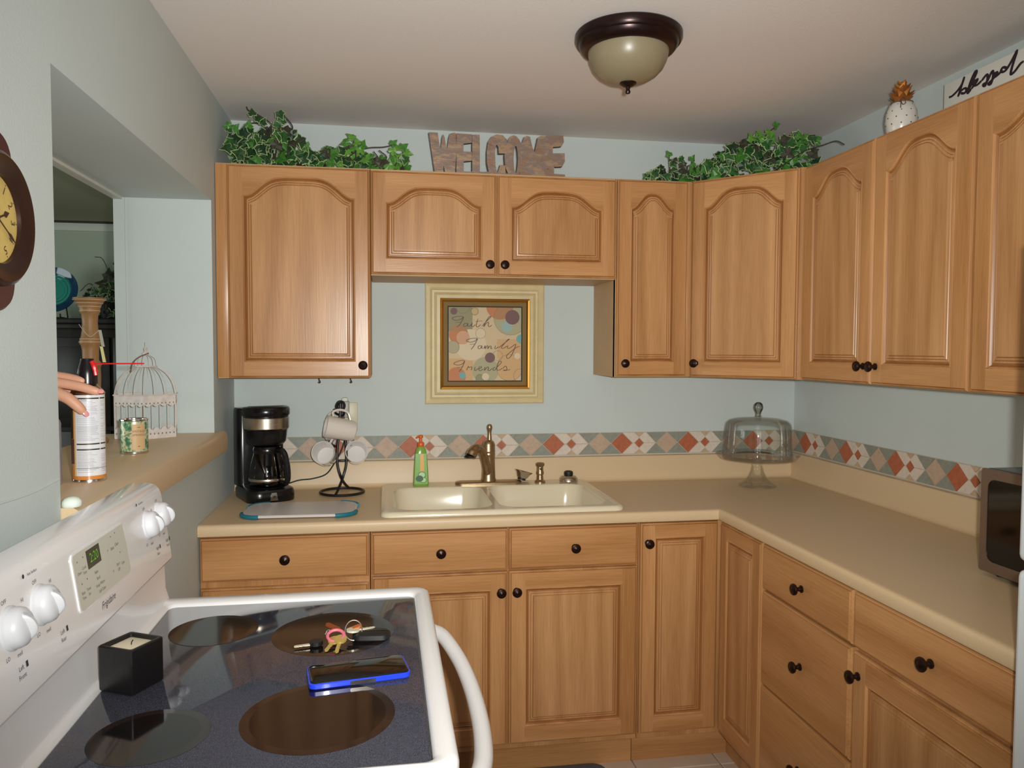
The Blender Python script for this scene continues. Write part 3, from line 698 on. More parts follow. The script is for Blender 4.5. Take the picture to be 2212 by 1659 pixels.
mug('white mug hanging on its side at the front top of the mug tree', (TX-0.055, TY-0.078, CT+0.268), (-0.95, -0.2, 0.22), (0.22, 0.2, 0.95), M_mug, 0.042, 0.112)
mug('white mug hanging at the back top of the mug tree', (TX-0.064, TY+0.042, CT+0.240), (-0.9, 0.05, -0.05), (0.1, -0.1, 1), M_mug, 0.041, 0.095)
mug('pale mug with its mouth facing out at the lower left of the mug tree', (TX-0.067, TY-0.055, CT+0.166), (-0.10, -0.90, 0.30), (0.5, 0.4, 0.7), M_gmug, 0.044, 0.092)
mug('pale mug with its mouth facing out at the lower right of the mug tree', (TX+0.058, TY-0.055, CT+0.168), (0.05, -0.92, 0.28), (-0.5, 0.4, 0.7), M_gmug, 0.043, 0.090)

# outlet and night light
t = thing('wall_outlet', 'ivory wall outlet with a white plug-in behind the mug tree', 'outlet', (0.438, -0.0005, 1.20))
mb = MB(); mb.box(-0.036, 0.036, -0.006, 0, -0.058, 0.058, 0.003); mb.build('cover_plate', mat('ivory_plate', (206, 198, 170), 0.4), t)
mb = MB(); mb.box(-0.030, 0.004, -0.045, -0.006, 0.0, 0.066, 0.006); pl = mb.build('plug_in', mat('grey_plug', (176, 176, 166), 0.4), t)
mb = MB(); mb.box(-0.025, -0.001, -0.040, -0.012, 0.062, 0.080, 0.006); mb.build('plug_top', M_white, pl)

# glass cake stand + dome
M_glass = thin_glass('clear_glass', (0.972, 0.982, 0.976), 0.03, 0.012, 0.40)
CX, CY = 2.088, -0.215
t = thing('cake_stand', 'clear glass footed cake stand in the counter corner', 'cake stand', (CX, CY, CT))
mb = MB(); mb.lathe([(0.0, 0.004), (0.045, 0.004), (0.075, 0.0005), (0.078, 0.004), (0.060, 0.012), (0.040, 0.030), (0.026, 0.060), (0.021, 0.085), (0.026, 0.104), (0.034, 0.110), (0.10, 0.112), (0.145, 0.115), (0.162, 0.130), (0.166, 0.131), (0.150, 0.1125), (0.10, 0.107), (0.0, 0.107)], seg=48); mb.build('stand_glass', M_glass, t)
t = thing('cake_dome', 'clear glass dome lid with a ball knob on the cake stand', 'dome', (CX, CY, CT+0.1165))
mb = MB(); mb.lathe([(0.1385, 0.0), (0.1395, 0.004), (0.1385, 0.02), (0.1355, 0.08), (0.1325, 0.125), (0.128, 0.142), (0.116, 0.153), (0.095, 0.159), (0.055, 0.163), (0.016, 0.167), (0.012, 0.172)], seg=48)
mb.lathe([(0.1355, 0.001), (0.1325, 0.08), (0.1295, 0.124), (0.125, 0.139), (0.113, 0.150), (0.09, 0.1555), (0.0, 0.160)], seg=48); mb.build('dome_glass', M_glass, t)
mb = MB(); mb.lathe([(0.012, 0.167), (0.0095, 0.178), (0.011, 0.186), (0.0165, 0.196), (0.0185, 0.207), (0.016, 0.219), (0.009, 0.226), (0, 0.228)], seg=24); mb.build('knob', thin_glass('knob_glass', (0.80, 0.82, 0.79), 0.02, 0.06), t)

# microwave
t = thing('microwave', 'bronze and black microwave oven at the right end of the counter', 'microwave', (2.045, -1.463, CT), -PI/2)
M_mw = mat('bronze_steel', (132, 114, 100), 0.36, 0.7); w_, d_, h_ = 0.50, 0.29, 0.255
mb = MB(); mb.box(0.0, w_, 0.012, d_, 0.013, h_+0.012, 0.006); mb.build('casing', mat('dark_casing', (44, 38, 36), 0.3, 0.4), t)
mb = MB()
ou = rr(0, w_, 0.013, h_+0.012, 0.006, 0, 4); inn = rr(0.022, w_-0.11, 0.040, h_-0.012, 0.022, 0, 4)
mx = plane_mx((0, 0.0, 0), (1, 0, 0), (0, 0, 1))
mb.loft([[(x, y, -0.011) for x, y, z in ou], [(x, y, -0.001) for x, y, z in ou], [(x*0.996+0.001, y*0.99+0.0013, 0.0) for x, y, z in ou], [(x, y, 0.0) for x, y, z in inn], [(x, y, -0.003) for x, y, z in inn]], 0, False, mx=mx)
dr = mb.build('door', M_mw, t)
mb = MB(); mb.add([(x, y, -0.002) for x, y, z in inn], [tuple(range(len(inn)))], mx=mx); mb.build('door_glass', mat('black_oven_glass', (10, 9, 10), 0.08), dr)
for fx in (0.03, w_-0.03):
    for fy in (0.04, d_-0.04):
        MB().lathe([(0, 0), (0.012, 0), (0.012, 0.0135), (0, 0.0135)], (fx, fy, 0), 12).build('foot', M_mblack, t)

# refrigerator
t = thing('refrigerator', 'white refrigerator cut off by the right edge of the view', 'refrigerator', (1.657, -1.995, 0.0), -PI/2)
M_fr = mat('white_fridge_enamel', (222, 228, 232), 0.35, bump=0.1, bscale=400)
mb = MB(); mb.box(0, 0.72, 0.06, 0.67, 0.02, 1.665, 0.008); mb.build('fridge_body', M_fr, t)
for z0, z1 in ((0.10, 1.10), (1.112, 1.665)):
    mb = MB(); mb.box(0, 0.72, 0.0, 0.055, z0, z1, 0.014, seg=3); d2 = mb.build('door', M_fr, t)
    mb = MB(); zz = (z1-0.42, z1-0.04) if z0 < 1 else (z0+0.04, z0+0.36)
    mb.tube([(0.66, 0.004, zz[0]), (0.66, -0.035, zz[0]+0.03), (0.66, -0.035, zz[1]-0.03), (0.66, 0.004, zz[1])], 0.012, 8, smooth_n=4); mb.build('handle', M_fr, d2)
mb = MB(); mb.box(0.01, 0.71, 0.03, 0.06, 0.0, 0.10, 0.003); mb.build('grille', M_mblack, t)

# ================================================================== FRAMED PRINT
FX, FZ = 0.988, 1.494
t = thing('framed_print', 'square cream and gold framed print reading Faith Family Friends', 'picture', (FX, -0.001, FZ))
def frame_loops(spec, mats, name):
    mb = MB(); ls = [[(sx*hw, -d, sz*hw) for sx, sz in ((-1, -1), (1, -1), (1, 1), (-1, 1))] for hw, d, mi in spec]
    for k in range(len(ls)-1): mb.loft(ls[k:k+2], spec[k+1][2], False)
    return mb.build(name, mats, t)
M_cream = mat('antiqued_cream_paint', (214, 196, 150), 0.45, vary=0.06, vscale=25)
M_crack = mat('brown_rub_lines', (150, 128, 88), 0.6, vary=0.35, vscale=160)
frame_loops([(0.2445, 0.0, 0), (0.2445, 0.020, 0), (0.240, 0.024, 0), (0.226, 0.0265, 0), (0.219, 0.021, 0), (0.2175, 0.0205, 1), (0.207, 0.0205, 0), (0.2055, 0.021, 1), (0.197, 0.0265, 0), (0.186, 0.027, 0), (0.184, 0.026, 0)], [M_cream, M_crack], 'frame')
frame_loops([(0.1840, 0.025, 0), (0.1825, 0.0265, 0), (0.176, 0.0245, 0), (0.1735, 0.019, 0), (0.1705, 0.017, 0)], mat('gold_leaf', (226, 168, 82), 0.25, 1.0), 'gold_fillet')
M_mat = mat('olive_mat', (128, 104, 54), 0.7); M_line = mat('dark_print_line', (54, 46, 40), 0.7)
frame_loops([(0.1705, 0.014, 0), (0.1545, 0.014, 0), (0.1515, 0.0142, 1), (0.1495, 0.0135, 1)], [M_mat, M_line], 'mat_board')
cols = dict(base=(206, 184, 146), olive=(148, 142, 108), tan=(196, 172, 124), rust=(192, 124, 80), sage=(172, 166, 132), plum=(116, 84, 84), blue=(150, 176, 170), pink=(206, 158, 124), lt=(216, 198, 166), peach=(206, 166, 118), brown=(176, 126, 86), ink=(96, 68, 50), line=(122, 108, 80), teal=(112, 166, 168))
names = list(cols); AM = [mat('print_'+k, v, 0.6) for k, v in cols.items()]; ix = {k: i for i, k in enumerate(names)}
mb = MB(); lay = [0]
A = 0.150; mxp = XZ(0, -0.0130, 0)
def art(poly, c):
    for fn in (lambda p: A-p[0], lambda p: p[0]+A, lambda p: A-p[1], lambda p: p[1]+A): 
        if poly: poly = clip(poly, fn)
    if len(poly) < 3: return
    lay[0] += 1
    mb.add([(x, y, lay[0]*0.00003) for x, y in poly], [tuple(range(len(poly)))], ix[c], False, mxp)
circ = lambda x, y, r: [(x+r*math.cos(2*PI*k/36), y+r*math.sin(2*PI*k/36)) for k in range(36)]
def ring(x, y, r, c='line', w=0.0012):
    z0 = lay[0]
    for k in range(36):
        a, b = 2*PI*k/36, 2*PI*(k+1)/36
        lay[0] = z0
        art([(x+r*math.cos(a), y+r*math.sin(a)), (x+r*math.cos(b), y+r*math.sin(b)), (x+(r-w)*math.cos(b), y+(r-w)*math.sin(b)), (x+(r-w)*math.cos(a), y+(r-w)*math.sin(a))], c)
    lay[0] = z0+1
def within(poly, cx, cy, r):
    for k in range(36):
        a = 2*PI*k/36
        if poly: poly = clip(poly, lambda p: r-(p[0]-cx)*math.cos(a)-(p[1]-cy)*math.sin(a))
    return poly
art([(-A, -A), (A, -A), (A, A), (-A, A)], 'base')
art([(-A, 0.05), (-0.052, 0.05), (-0.052, A), (-A, A)], 'olive'); art([(-A, -A), (-0.05, -A), (-0.05, -0.06), (-A, -0.06)], 'peach'); art([(0.05, 0.02), (A, 0.02), (A, -0.06), (0.05, -0.06)], 'peach')
art(circ(0.0016, -0.108, 0.0548), 'sage'); art(circ(-0.0595, -0.0036, 0.0639), 'lt')
art(circ(0.1021, -0.097, 0.0548), 'tan'); art(circ(0.1021, -0.097, 0.0545), 'peach'); ring(0.1021, -0.097, 0.0548)
art(circ(0.1052, 0.1058, 0.0694), 'sage'); art(circ(0.0603, 0.1566, 0.0566), 'rust')
art(within(circ(0.0603, 0.1566, 0.0566), 0.1052, 0.1058, 0.0694), 'brown'); ring(0.1052, 0.1058, 0.0694)
art(circ(0.0904, 0.0707, 0.0226), 'blue'); art(circ(0.1126, 0.1102, 0.0299), 'plum')
art(circ(-0.1091, 0.0382, 0.0394), 'rust'); art(clip(circ(-0.1091, 0.0382, 0.0394), lambda p: p[1]-0.05), 'brown'); art(circ(-0.0907, 0.0255, 0.0274), 'pink')
art(circ(-0.131, -0.013, 0.0256), 'sage'); ring(-0.131, -0.013, 0.0256); art(circ(-0.1284, 0.1325, 0.0139), 'plum'); ring(-0.0908, 0.1529, 0.0292)
art(circ(-0.0431, 0.1328, 0.0157), 'tan'); ring(-0.0431, 0.1328, 0.0157, w=0.002); art(circ(-0.019, 0.0431, 0.0212), 'lt'); ring(-0.019, 0.0431, 0.0212)
art(circ(0.1485, 0.0213, 0.019), 'teal'); art(circ(0.02, -0.0558, 0.0208), 'plum'); art(circ(0.1338, -0.0489, 0.0128), 'lt'); ring(0.052, -0.048, 0.021)
art(circ(-0.1182, -0.1335, 0.0384), 'rust'); art(circ(-0.0932, -0.1288, 0.0135), 'teal'); art(circ(-0.0213, -0.1411, 0.0175), 'olive'); ring(-0.0213, -0.1411, 0.0175, w=0.002); art(circ(0.0016, -0.1338, 0.0146), 'lt'); ring(0.1473, -0.1304, 0.0292)
print_art = mb.build('print', AM, t)
FFF= {"Faith":[[[-0.1346,0.1005],[-0.1364,0.1063],[-0.12,0.1126],[-0.0981,0.1136],[-0.0901,0.1111]],[[-0.1346,0.1005],[-0.12,0.097],[-0.1018,0.1019],[-0.0901,0.1111],[-0.0981,0.0929],[-0.1072,0.0782],[-0.1182,0.069]],[[-0.1237,0.0872],[-0.1018,0.0899]],[[-0.0743,0.084],[-0.0835,0.085],[-0.09,0.0784],[-0.0871,0.0718],[-0.0779,0.0748],[-0.0717,0.0851],[-0.0732,0.0749],[-0.0651,0.0731],[-0.057,0.0823]],[[-0.0534,0.0896],[-0.057,0.075],[-0.0511,0.0714],[-0.0412,0.0806]],[[-0.0493,0.0988],[-0.0475,0.1006]],[[-0.0302,0.1044],[-0.0375,0.0752],[-0.0302,0.0708],[-0.0191,0.0808]],[[-0.0412,0.0927],[-0.0118,0.0955]],[[-0.0136,0.0735],[0.0049,0.0938],[0.0215,0.1104],[0.0233,0.1152],[0.0159,0.1122],[0.0012,0.0901],[-0.0062,0.0718],[0.0049,0.0865],[0.0141,0.0902],[0.0123,0.0774],[0.0179,0.0719],[0.0279,0.0786]]],"Family":[[[-0.0779,0.011],[-0.0761,0.0165],[-0.0614,0.022],[-0.0393,0.024],[-0.0319,0.0222]],[[-0.0779,0.011],[-0.0614,0.0074],[-0.043,0.0122],[-0.0319,0.0222],[-0.0411,0.002],[-0.0521,-0.0145],[-0.0595,-0.0229]],[[-0.065,-0.0018],[-0.0411,-0.0002]],[[-0.0153,-0.007],[-0.0245,-0.0071],[-0.03,-0.0144],[-0.0263,-0.0199],[-0.019,-0.0169],[-0.0134,-0.007],[-0.0142,-0.0169],[-0.0079,-0.018]],[[-0.006,-0.018],[0.0006,-0.007],[-0.0008,-0.0198],[0.008,-0.008],[0.0125,-0.0095],[0.0103,-0.0198],[0.0199,-0.0087],[0.0255,-0.0109],[0.0236,-0.019],[0.031,-0.0179]],[[0.044,-0.0057],[0.0403,-0.0178],[0.0467,-0.0189],[0.0552,-0.0104]],[[0.0488,0.0032],[0.0507,0.0046]],[[0.0552,-0.0167],[0.0794,0.0026],[0.098,0.0174],[0.1017,0.0211],[0.0943,0.0174],[0.0719,-0.0085],[0.069,-0.017],[0.0776,-0.017],[0.0925,-0.0077]],[[0.0962,-0.0055],[0.0936,-0.0151],[0.1018,-0.0176],[0.1186,-0.0065],[0.1299,0.0009]],[[0.1299,-0.0009],[0.1206,-0.0268],[0.1094,-0.049],[0.0982,-0.0593],[0.0908,-0.0564],[0.0926,-0.0453],[0.1094,-0.0305],[0.1318,-0.0138],[0.1449,-0.009]]],"Friends":[[[-0.1292,-0.0841],[-0.1273,-0.0779],[-0.109,-0.0706],[-0.0907,-0.0684],[-0.0852,-0.0713]],[[-0.1292,-0.0841],[-0.1127,-0.0878],[-0.0944,-0.0823],[-0.0852,-0.0713],[-0.0925,-0.0896],[-0.1017,-0.1061],[-0.109,-0.1152]],[[-0.1163,-0.0969],[-0.0907,-0.0951]],[[-0.0778,-0.1097],[-0.0701,-0.0933],[-0.0672,-0.0977],[-0.0568,-0.0947],[-0.0554,-0.0988],[-0.059,-0.109]],[[-0.041,-0.0951],[-0.0447,-0.1079],[-0.0391,-0.1098],[-0.0299,-0.1014]],[[-0.0373,-0.0837],[-0.0355,-0.0823]],[[-0.0288,-0.1036],[-0.017,-0.0999],[-0.0155,-0.094],[-0.0236,-0.0955],[-0.0273,-0.1061],[-0.0199,-0.1105],[-0.0077,-0.1043]],[[0.0,-0.0951],[-0.0029,-0.1098],[0.0082,-0.0962],[0.0141,-0.0977],[0.0119,-0.1087],[0.0194,-0.1099],[0.0294,-0.1014]],[[0.0442,-0.097],[0.0357,-0.0988],[0.0331,-0.108],[0.0406,-0.1088],[0.0498,-0.097],[0.0666,-0.0786],[0.0665,-0.0712],[0.0572,-0.0749],[0.0498,-0.097],[0.0517,-0.1088],[0.061,-0.1081],[0.0722,-0.1007]],[[0.073,-0.1025],[0.0864,-0.0915],[0.0917,-0.1044],[0.0857,-0.1111],[0.076,-0.1081],[0.0947,-0.1088],[0.1059,-0.1063]]]}
zz = 0.0001+lay[0]*0.00003
for word, strokes in FFF.items():
    mb = MB()
    for s in strokes: ribbon(mb, [(x*0.985, y*0.985) for x, y in s], 0.0030, mxp, 0, 5, zz)
    mb.build('lettering', AM[ix['ink']], t)


# ================================================================== ON TOP OF THE WALL CABINETS
# WELCOME sign
WEL= {"W":[[0.747,2.283],[0.78,2.283],[0.787,2.239],[0.792,2.234],[0.796,2.268],[0.8,2.28],[0.806,2.268],[0.811,2.24],[0.816,2.234],[0.821,2.269],[0.826,2.282],[0.839,2.285],[0.848,2.284],[0.85,2.228],[0.842,2.144],[0.81,2.144],[0.802,2.176],[0.796,2.143],[0.77,2.144]],"E":[[0.85,2.284],[0.908,2.283],[0.908,2.256],[0.876,2.251],[0.876,2.226],[0.908,2.226],[0.908,2.197],[0.877,2.193],[0.877,2.161],[0.911,2.161],[0.911,2.144],[0.849,2.144]],"L":[[0.909,2.282],[0.937,2.283],[0.938,2.162],[0.973,2.163],[0.973,2.144],[0.909,2.144]],"C":[[1.04,2.272],[1.024,2.285],[1.002,2.287],[0.982,2.279],[0.969,2.262],[0.964,2.23],[0.964,2.194],[0.971,2.162],[0.98,2.144],[1.035,2.146],[1.035,2.186],[1.015,2.187],[1.008,2.167],[1.004,2.16],[0.997,2.184],[0.995,2.224],[0.998,2.247],[1.002,2.253],[1.008,2.244],[1.009,2.224],[1.031,2.225],[1.039,2.247]],"M":[[1.087,2.253],[1.101,2.268],[1.107,2.283],[1.118,2.287],[1.129,2.284],[1.139,2.248],[1.147,2.234],[1.153,2.256],[1.159,2.282],[1.17,2.289],[1.19,2.289],[1.195,2.146],[1.091,2.145]],"E2":[[1.19,2.29],[1.258,2.294],[1.261,2.272],[1.251,2.257],[1.218,2.254],[1.218,2.233],[1.264,2.235],[1.265,2.207],[1.255,2.19],[1.223,2.188],[1.223,2.165],[1.266,2.164],[1.266,2.145],[1.191,2.146]],"strip":[[0.849,2.157],[0.991,2.159],[1.266,2.164],[1.266,2.145],[0.991,2.143],[0.849,2.144]],"Oo":[[1.101,2.218],[1.1,2.196],[1.095,2.176],[1.087,2.159],[1.077,2.149],[1.067,2.145],[1.056,2.148],[1.046,2.158],[1.038,2.173],[1.033,2.193],[1.031,2.215],[1.033,2.237],[1.038,2.257],[1.046,2.273],[1.055,2.283],[1.066,2.287],[1.077,2.284],[1.087,2.275],[1.095,2.259],[1.1,2.24]],"Oi":[[1.083,2.208],[1.082,2.194],[1.081,2.182],[1.079,2.172],[1.077,2.165],[1.075,2.163],[1.072,2.165],[1.07,2.171],[1.068,2.181],[1.067,2.193],[1.066,2.207],[1.067,2.221],[1.068,2.233],[1.07,2.243],[1.072,2.25],[1.074,2.252],[1.077,2.25],[1.079,2.244],[1.081,2.234],[1.082,2.222]]}
M_pl = bpy.data.materials.new('weathered_bronze_planks'); M_pl.use_nodes = True
nt = M_pl.node_tree; b = nt.nodes['Principled BSDF']; tc = nt.nodes.new('ShaderNodeTexCoord')
mp = nt.nodes.new('ShaderNodeMapping'); mp.inputs['Scale'].default_value = (16, 30, 34); nt.links.new(tc.outputs['Object'], mp.inputs[0])
n = nt.nodes.new('ShaderNodeTexNoise'); n.inputs['Scale'].default_value = 1.0; n.inputs['Detail'].default_value = 4; n.inputs['Roughness'].default_value = 0.65; nt.links.new(mp.outputs[0], n.inputs[0])
r = nt.nodes.new('ShaderNodeValToRGB')
for k, (pos, c) in enumerate(((0.25, (92, 78, 80)), (0.40, (150, 118, 94)), (0.5, (134, 118, 112)), (0.6, (172, 138, 104)), (0.68, (128, 132, 124)), (0.8, (178, 158, 92)))):
    e_ = r.color_ramp.elements[k] if k < 2 else r.color_ramp.elements.new(pos)
    e_.position = pos; e_.color = (*lin(c), 1)
nt.links.new(n.outputs['Fac'], r.inputs[0]); nt.links.new(r.outputs[0], b.inputs['Base Color']); b.inputs['Roughness'].default_value = 0.42; b.inputs['Metallic'].default_value = 0.25
bp = nt.nodes.new('ShaderNodeBump'); bp.inputs['Strength'].default_value = 0.5; bp.inputs['Distance'].default_value = 0.004; nt.links.new(n.outputs['Fac'], bp.inputs['Height']); nt.links.new(bp.outputs[0], b.inputs['Normal'])
M_edge = mat('dark_sign_edge', (84, 78, 72), 0.5)
t = thing('welcome_sign', 'weathered bronze cut-out WELCOME sign on the short cabinet', 'sign', (0, -0.24, UT+0.0005))
DZS = 2.144-UT
def letter(polys, name, y0, holes=()):
    """extruded outline with optional hole, front faces -y"""
    bm = bmesh.new(); es = []
    for lp in [polys]+list(holes):
        vs = [bm.verts.new((x, 0, (z-2.144)*1.13)) for x, z in lp]
        es += [bm.edges.new((vs[i], vs[(i+1) % len(vs)])) for i in range(len(vs))]
    bmesh.ops.triangle_fill(bm, edges=es, use_beauty=True)
    bmesh.ops.recalc_face_normals(bm, faces=bm.faces)
    if sum(f.normal.y for f in bm.faces) > 0: bmesh.ops.reverse_faces(bm, faces=bm.faces)
    fr = bm.faces[:]
    g = bmesh.ops.extrude_face_region(bm, geom=fr)
    for v in [e for e in g['geom'] if isinstance(e, bmesh.types.BMVert)]: v.co.y += 0.016
    bmesh.ops.recalc_face_normals(bm, faces=bm.faces)
    mb = MB(); bm.verts.index_update(); bm.normal_update()
    vs = [v.co.copy() for v in bm.verts]
    for f in bm.faces:
        pass
    mb.v = vs; 
    for f in bm.faces:
        mb.f.append(tuple(v.index for v in f.verts)); mb.m.append(0 if abs(f.normal.y) > 0.5 else 1); mb.s.append(False)
    bm.free()
    return mb.build(name, [M_pl, M_edge], t, (0, y0, 0))
for k in ('W', 'E', 'L', 'C', 'M', 'E2'): letter(WEL[k], 'letter', {'W': 0.0, 'E': 0.0004, 'L': 0.0008, 'C': 0.0, 'M': 0.0004, 'E2': 0.0008}[k])
letter(WEL['Oo'], 'letter', 0.0012, [WEL['Oi']])
letter(WEL['strip'], 'base_strip', 0.0016)

# ivy
GREENS = [(34, 72, 36), (44, 92, 42), (28, 58, 34), (70, 128, 48), (96, 150, 56), (60, 58, 44)]
LM = [mat('ivy_green_%d' % i, c, 0.42, vary=0.15, vscale=40) for i, c in enumerate(GREENS)]
M_rimleaf = mat('ivy_cream_edge', (160, 178, 122), 0.5); M_stem = mat('ivy_stem', (58, 44, 34), 0.6)
half = [(0.0, -0.02), (0.14, -0.16), (0.42, -0.14), (0.40, 0.04), (0.56, 0.32), (0.34, 0.40), (0.20, 0.62), (0.0, 1.0)]
outl = half+[(-x, y) for x, y in half[-2:0:-1]]
leaf_me = []
for gi in range(len(GREENS)):
    rim = 0.87 if gi < 3 else 0.93
    vs = []; n_ = len(outl)
    for x, y in outl: vs.append((x, y-0.3, 0.10*math.sin(6*x+3*y)-0.22*x*x))
    for x, y in outl: vs.append((x*rim, (y-0.3)*rim, 0.03+0.10*math.sin(6*x+3*y)*rim-0.22*x*x))
    vs.append((0, 0.05, 0.0))
    me = bpy.data.meshes.new('leaf'); me.from_pydata(vs, [], [(i, (i+1) % n_, n_+(i+1) % n_, n_+i) for i in range(n_)]+[(n_+i, n_+(i+1) % n_, 2*n_) for i in range(n_)])
    me.materials.append(LM[gi]); me.materials.append(M_rimleaf)
    me.polygons.foreach_set('material_index', [1 if gi < 3 else 0]*n_+[0]*n_); me.update(); leaf_me.append(me)
def ivy(label, base, leaves, stems, name='ivy_plant', group=None):
    t = thing(name, label, 'plant', base, 0, group)
    for pts in stems:
        mb = MB(); mb.tube([Vector(p)-Vector(base) for p in pts], 0.0021, 6, smooth_n=5); mb.build('stem', M_stem, t)
    for pos, nrm, tip, s, gi in leaves:
        o_ = bpy.data.objects.new('leaf', leaf_me[gi]); COL.objects.link(o_); o_.parent = t
        nz = Vector(nrm).normalized(); ty = Vector(tip); ty = (ty-nz*ty.dot(nz)).normalized(); tx = ty.cross(nz)
        p = Vector(pos)-Vector(base)
        o_.matrix_local = Matrix(((tx.x*s, ty.x*s, nz.x*s, p.x), (tx.y*s, ty.y*s, nz.y*s, p.y), (tx.z*s, ty.z*s, nz.z*s, p.z), (0, 0, 0, 1)))
    return t
def rnd(a, b): return random.uniform(a, b)
def interp(tab, x):
    for (x0, v0), (x1, v1) in zip(tab, tab[1:]):
        if x <= x1: return v0+(v1-v0)*(x-x0)/(x1-x0)
    return tab[-1][1]
def fill(n, xr, tab, yf, palette, smin=0.036, smax=0.046, face=(0, -1, 0)):
    out = []
    for _ in range(n):
        x = rnd(*xr); top = interp(tab, x); y = yf(x)
        z = UT+0.022+(max(0.0, top-UT-0.022))*(random.random()**0.8)
        z = min(z, CEIL-0.052)
        nrm = (face[0]+rnd(-0.7, 0.7), face[1]+rnd(-0.3, 0.5), rnd(-0.25, 0.8))
        tip = (rnd(-1, 1), rnd(-0.4, 0.1), rnd(-1.0, 0.7))
        out.append(((x, y, z), nrm, tip, rnd(smin, smax)*1.15, random.choice(palette)))
    return out
dark = [0, 0, 1, 1, 2, 2, 5, 3]; brt = [1, 0, 3, 3, 4, 5]
tall1 = [(0, 2.22), (0.03, 2.255), (0.09, 2.262), (0.13, 2.245), (0.2, 2.262), (0.26, 2.258), (0.31, 2.215), (0.35, 2.17)]
lv = fill(130, (0.03, 0.35), tall1, lambda x: rnd(-0.27, -0.08), dark)
stems = [[(0.18, -0.18, UT), (0.20, -0.2, 2.24), (0.185, -0.22, 2.28), (0.145, -0.24, 2.305), (0.110, -0.25, 2.318), (0.10, -0.25, 2.332)],
         [(0.16, -0.18, UT+0.01), (0.17, -0.2, 2.25), (0.14, -0.22, 2.282), (0.10, -0.23, 2.28)],
         [(0.22, -0.18, UT), (0.245, -0.2, 2.25), (0.255, -0.22, 2.278), (0.235, -0.24, 2.303), (0.215, -0.24, 2.318)],
         [(0.2, -0.18, UT+0.01), (0.215, -0.2, 2.25), (0.205, -0.22, 2.30)],
         [(0.05, -0.15, UT), (0.055, -0.18, 2.24), (0.04, -0.21, 2.275)]]
def sprig(pts, s=0.027, pal=(4, 3, 3, 1)):
    return [(p, (rnd(-0.5, 0.5), -1, rnd(-0.2, 0.6)), (rnd(-0.8, 0.8), -0.1, rnd(-0.3, 0.9)), s*rnd(1.1, 1.45), random.choice(pal)) for p in pts]
lv += sprig([(0.215, -0.245, 2.312), (0.222, -0.24, 2.296), (0.14, -0.24, 2.296), (0.155, -0.235, 2.285), (0.205, -0.225, 2.282), (0.105, -0.235, 2.273), (0.03, -0.215, 2.272), (0.055, -0.21, 2.268), (0.035, -0.215, 2.258), (0.12, -0.25, 2.312)], 0.026, (3, 1, 0, 3))
ivy('tall dark ivy plant with curling top sprigs at the left wall above the cabinets', (0.17, -0.18, UT), lv, stems, group='ivy along the cabinet tops')
low1 = [(0.34, 2.17), (0.40, 2.2), (0.44, 2.225), (0.5, 2.215), (0.55, 2.165), (0.6, 2.185), (0.64, 2.20), (0.68, 2.15)]
lv = fill(80, (0.335, 0.665), low1, lambda x: rnd(-0.27, -0.14), brt, 0.029, 0.037)
lv += sprig([(0.465, -0.25, 2.245), (0.445, -0.25, 2.222), (0.485, -0.25, 2.226), (0.505, -0.25, 2.215), (0.475, -0.25, 2.205), (0.455, -0.255, 2.195), (0.500, -0.255, 2.196), (0.618, -0.25, 2.228), (0.635, -0.25, 2.212), (0.655, -0.25, 2.216), (0.668, -0.25, 2.195), (0.615, -0.25, 2.2), (0.645, -0.25, 2.185)], 0.026, (4, 4, 3))
stems = [[(0.42, -0.2, UT), (0.46, -0.23, 2.18), (0.52, -0.25, 2.205), (0.58, -0.25, 2.212), (0.62, -0.25, 2.222)], [(0.46, -0.2, UT), (0.48, -0.23, 2.18), (0.47, -0.25, 2.24)], [(0.5, -0.2, UT), (0.56, -0.24, 2.165), (0.545, -0.25, 2.195)], [(0.5, -0.2, UT), (0.59, -0.24, 2.17), (0.565, -0.25, 2.2)], [(0.6, -0.2, UT), (0.64, -0.24, 2.18), (0.655, -0.25, 2.2)]]
ivy('low bright green ivy sprays left of the lettered WELCOME cut-out', (0.47, -0.19, UT), lv, stems, group='ivy along the cabinet tops')
low2 = [(1.58, 2.14), (1.64, 2.165), (1.68, 2.20), (1.72, 2.205), (1.78, 2.18), (1.82, 2.2), (1.86, 2.19)]
lv = fill(55, (1.60, 1.85), low2, lambda x: rnd(-0.27, -0.14), brt+dark, 0.029, 0.038)
lv += sprig([(1.678, -0.25, 2.235), (1.70, -0.25, 2.21), (1.73, -0.25, 2.215), (1.775, -0.25, 2.222)], 0.024, (5, 1, 3))
stems = [[(1.70, -0.2, UT), (1.69, -0.23, 2.18), (1.678, -0.25, 2.23)], [(1.76, -0.2, UT), (1.77, -0.24, 2.17), (1.775, -0.25, 2.215)], [(1.72, -0.2, UT), (1.74, -0.24, 2.17), (1.73, -0.25, 2.21)]]
ivy('low ivy sprays at the left of the ivy on the corner cabinet', (1.73, -0.19, UT), lv, stems, group='ivy along the cabinet tops')
tall2 = [(1.80, 2.17), (1.86, 2.22), (1.90, 2.26), (1.94, 2.265), (2.0, 2.28), (2.06, 2.29), (2.12, 2.28), (2.2, 2.25), (2.26, 2.18)]
lv = fill(165, (1.82, 2.20), tall2, lambda x: max(-0.50, -0.30-0.55*(x-1.82))+rnd(0.0, 0.16), dark+[3, 1], 0.036, 0.045, (-0.35, -1, 0))
lv += sprig([(2.035, -0.42, 2.315), (1.955, -0.38, 2.275), (1.975, -0.40, 2.288), (1.985, -0.4, 2.27), (2.01, -0.42, 2.285), (2.11, -0.45, 2.272), (2.13, -0.46, 2.262), (2.12, -0.45, 2.245)], 0.027, (4, 4, 3))
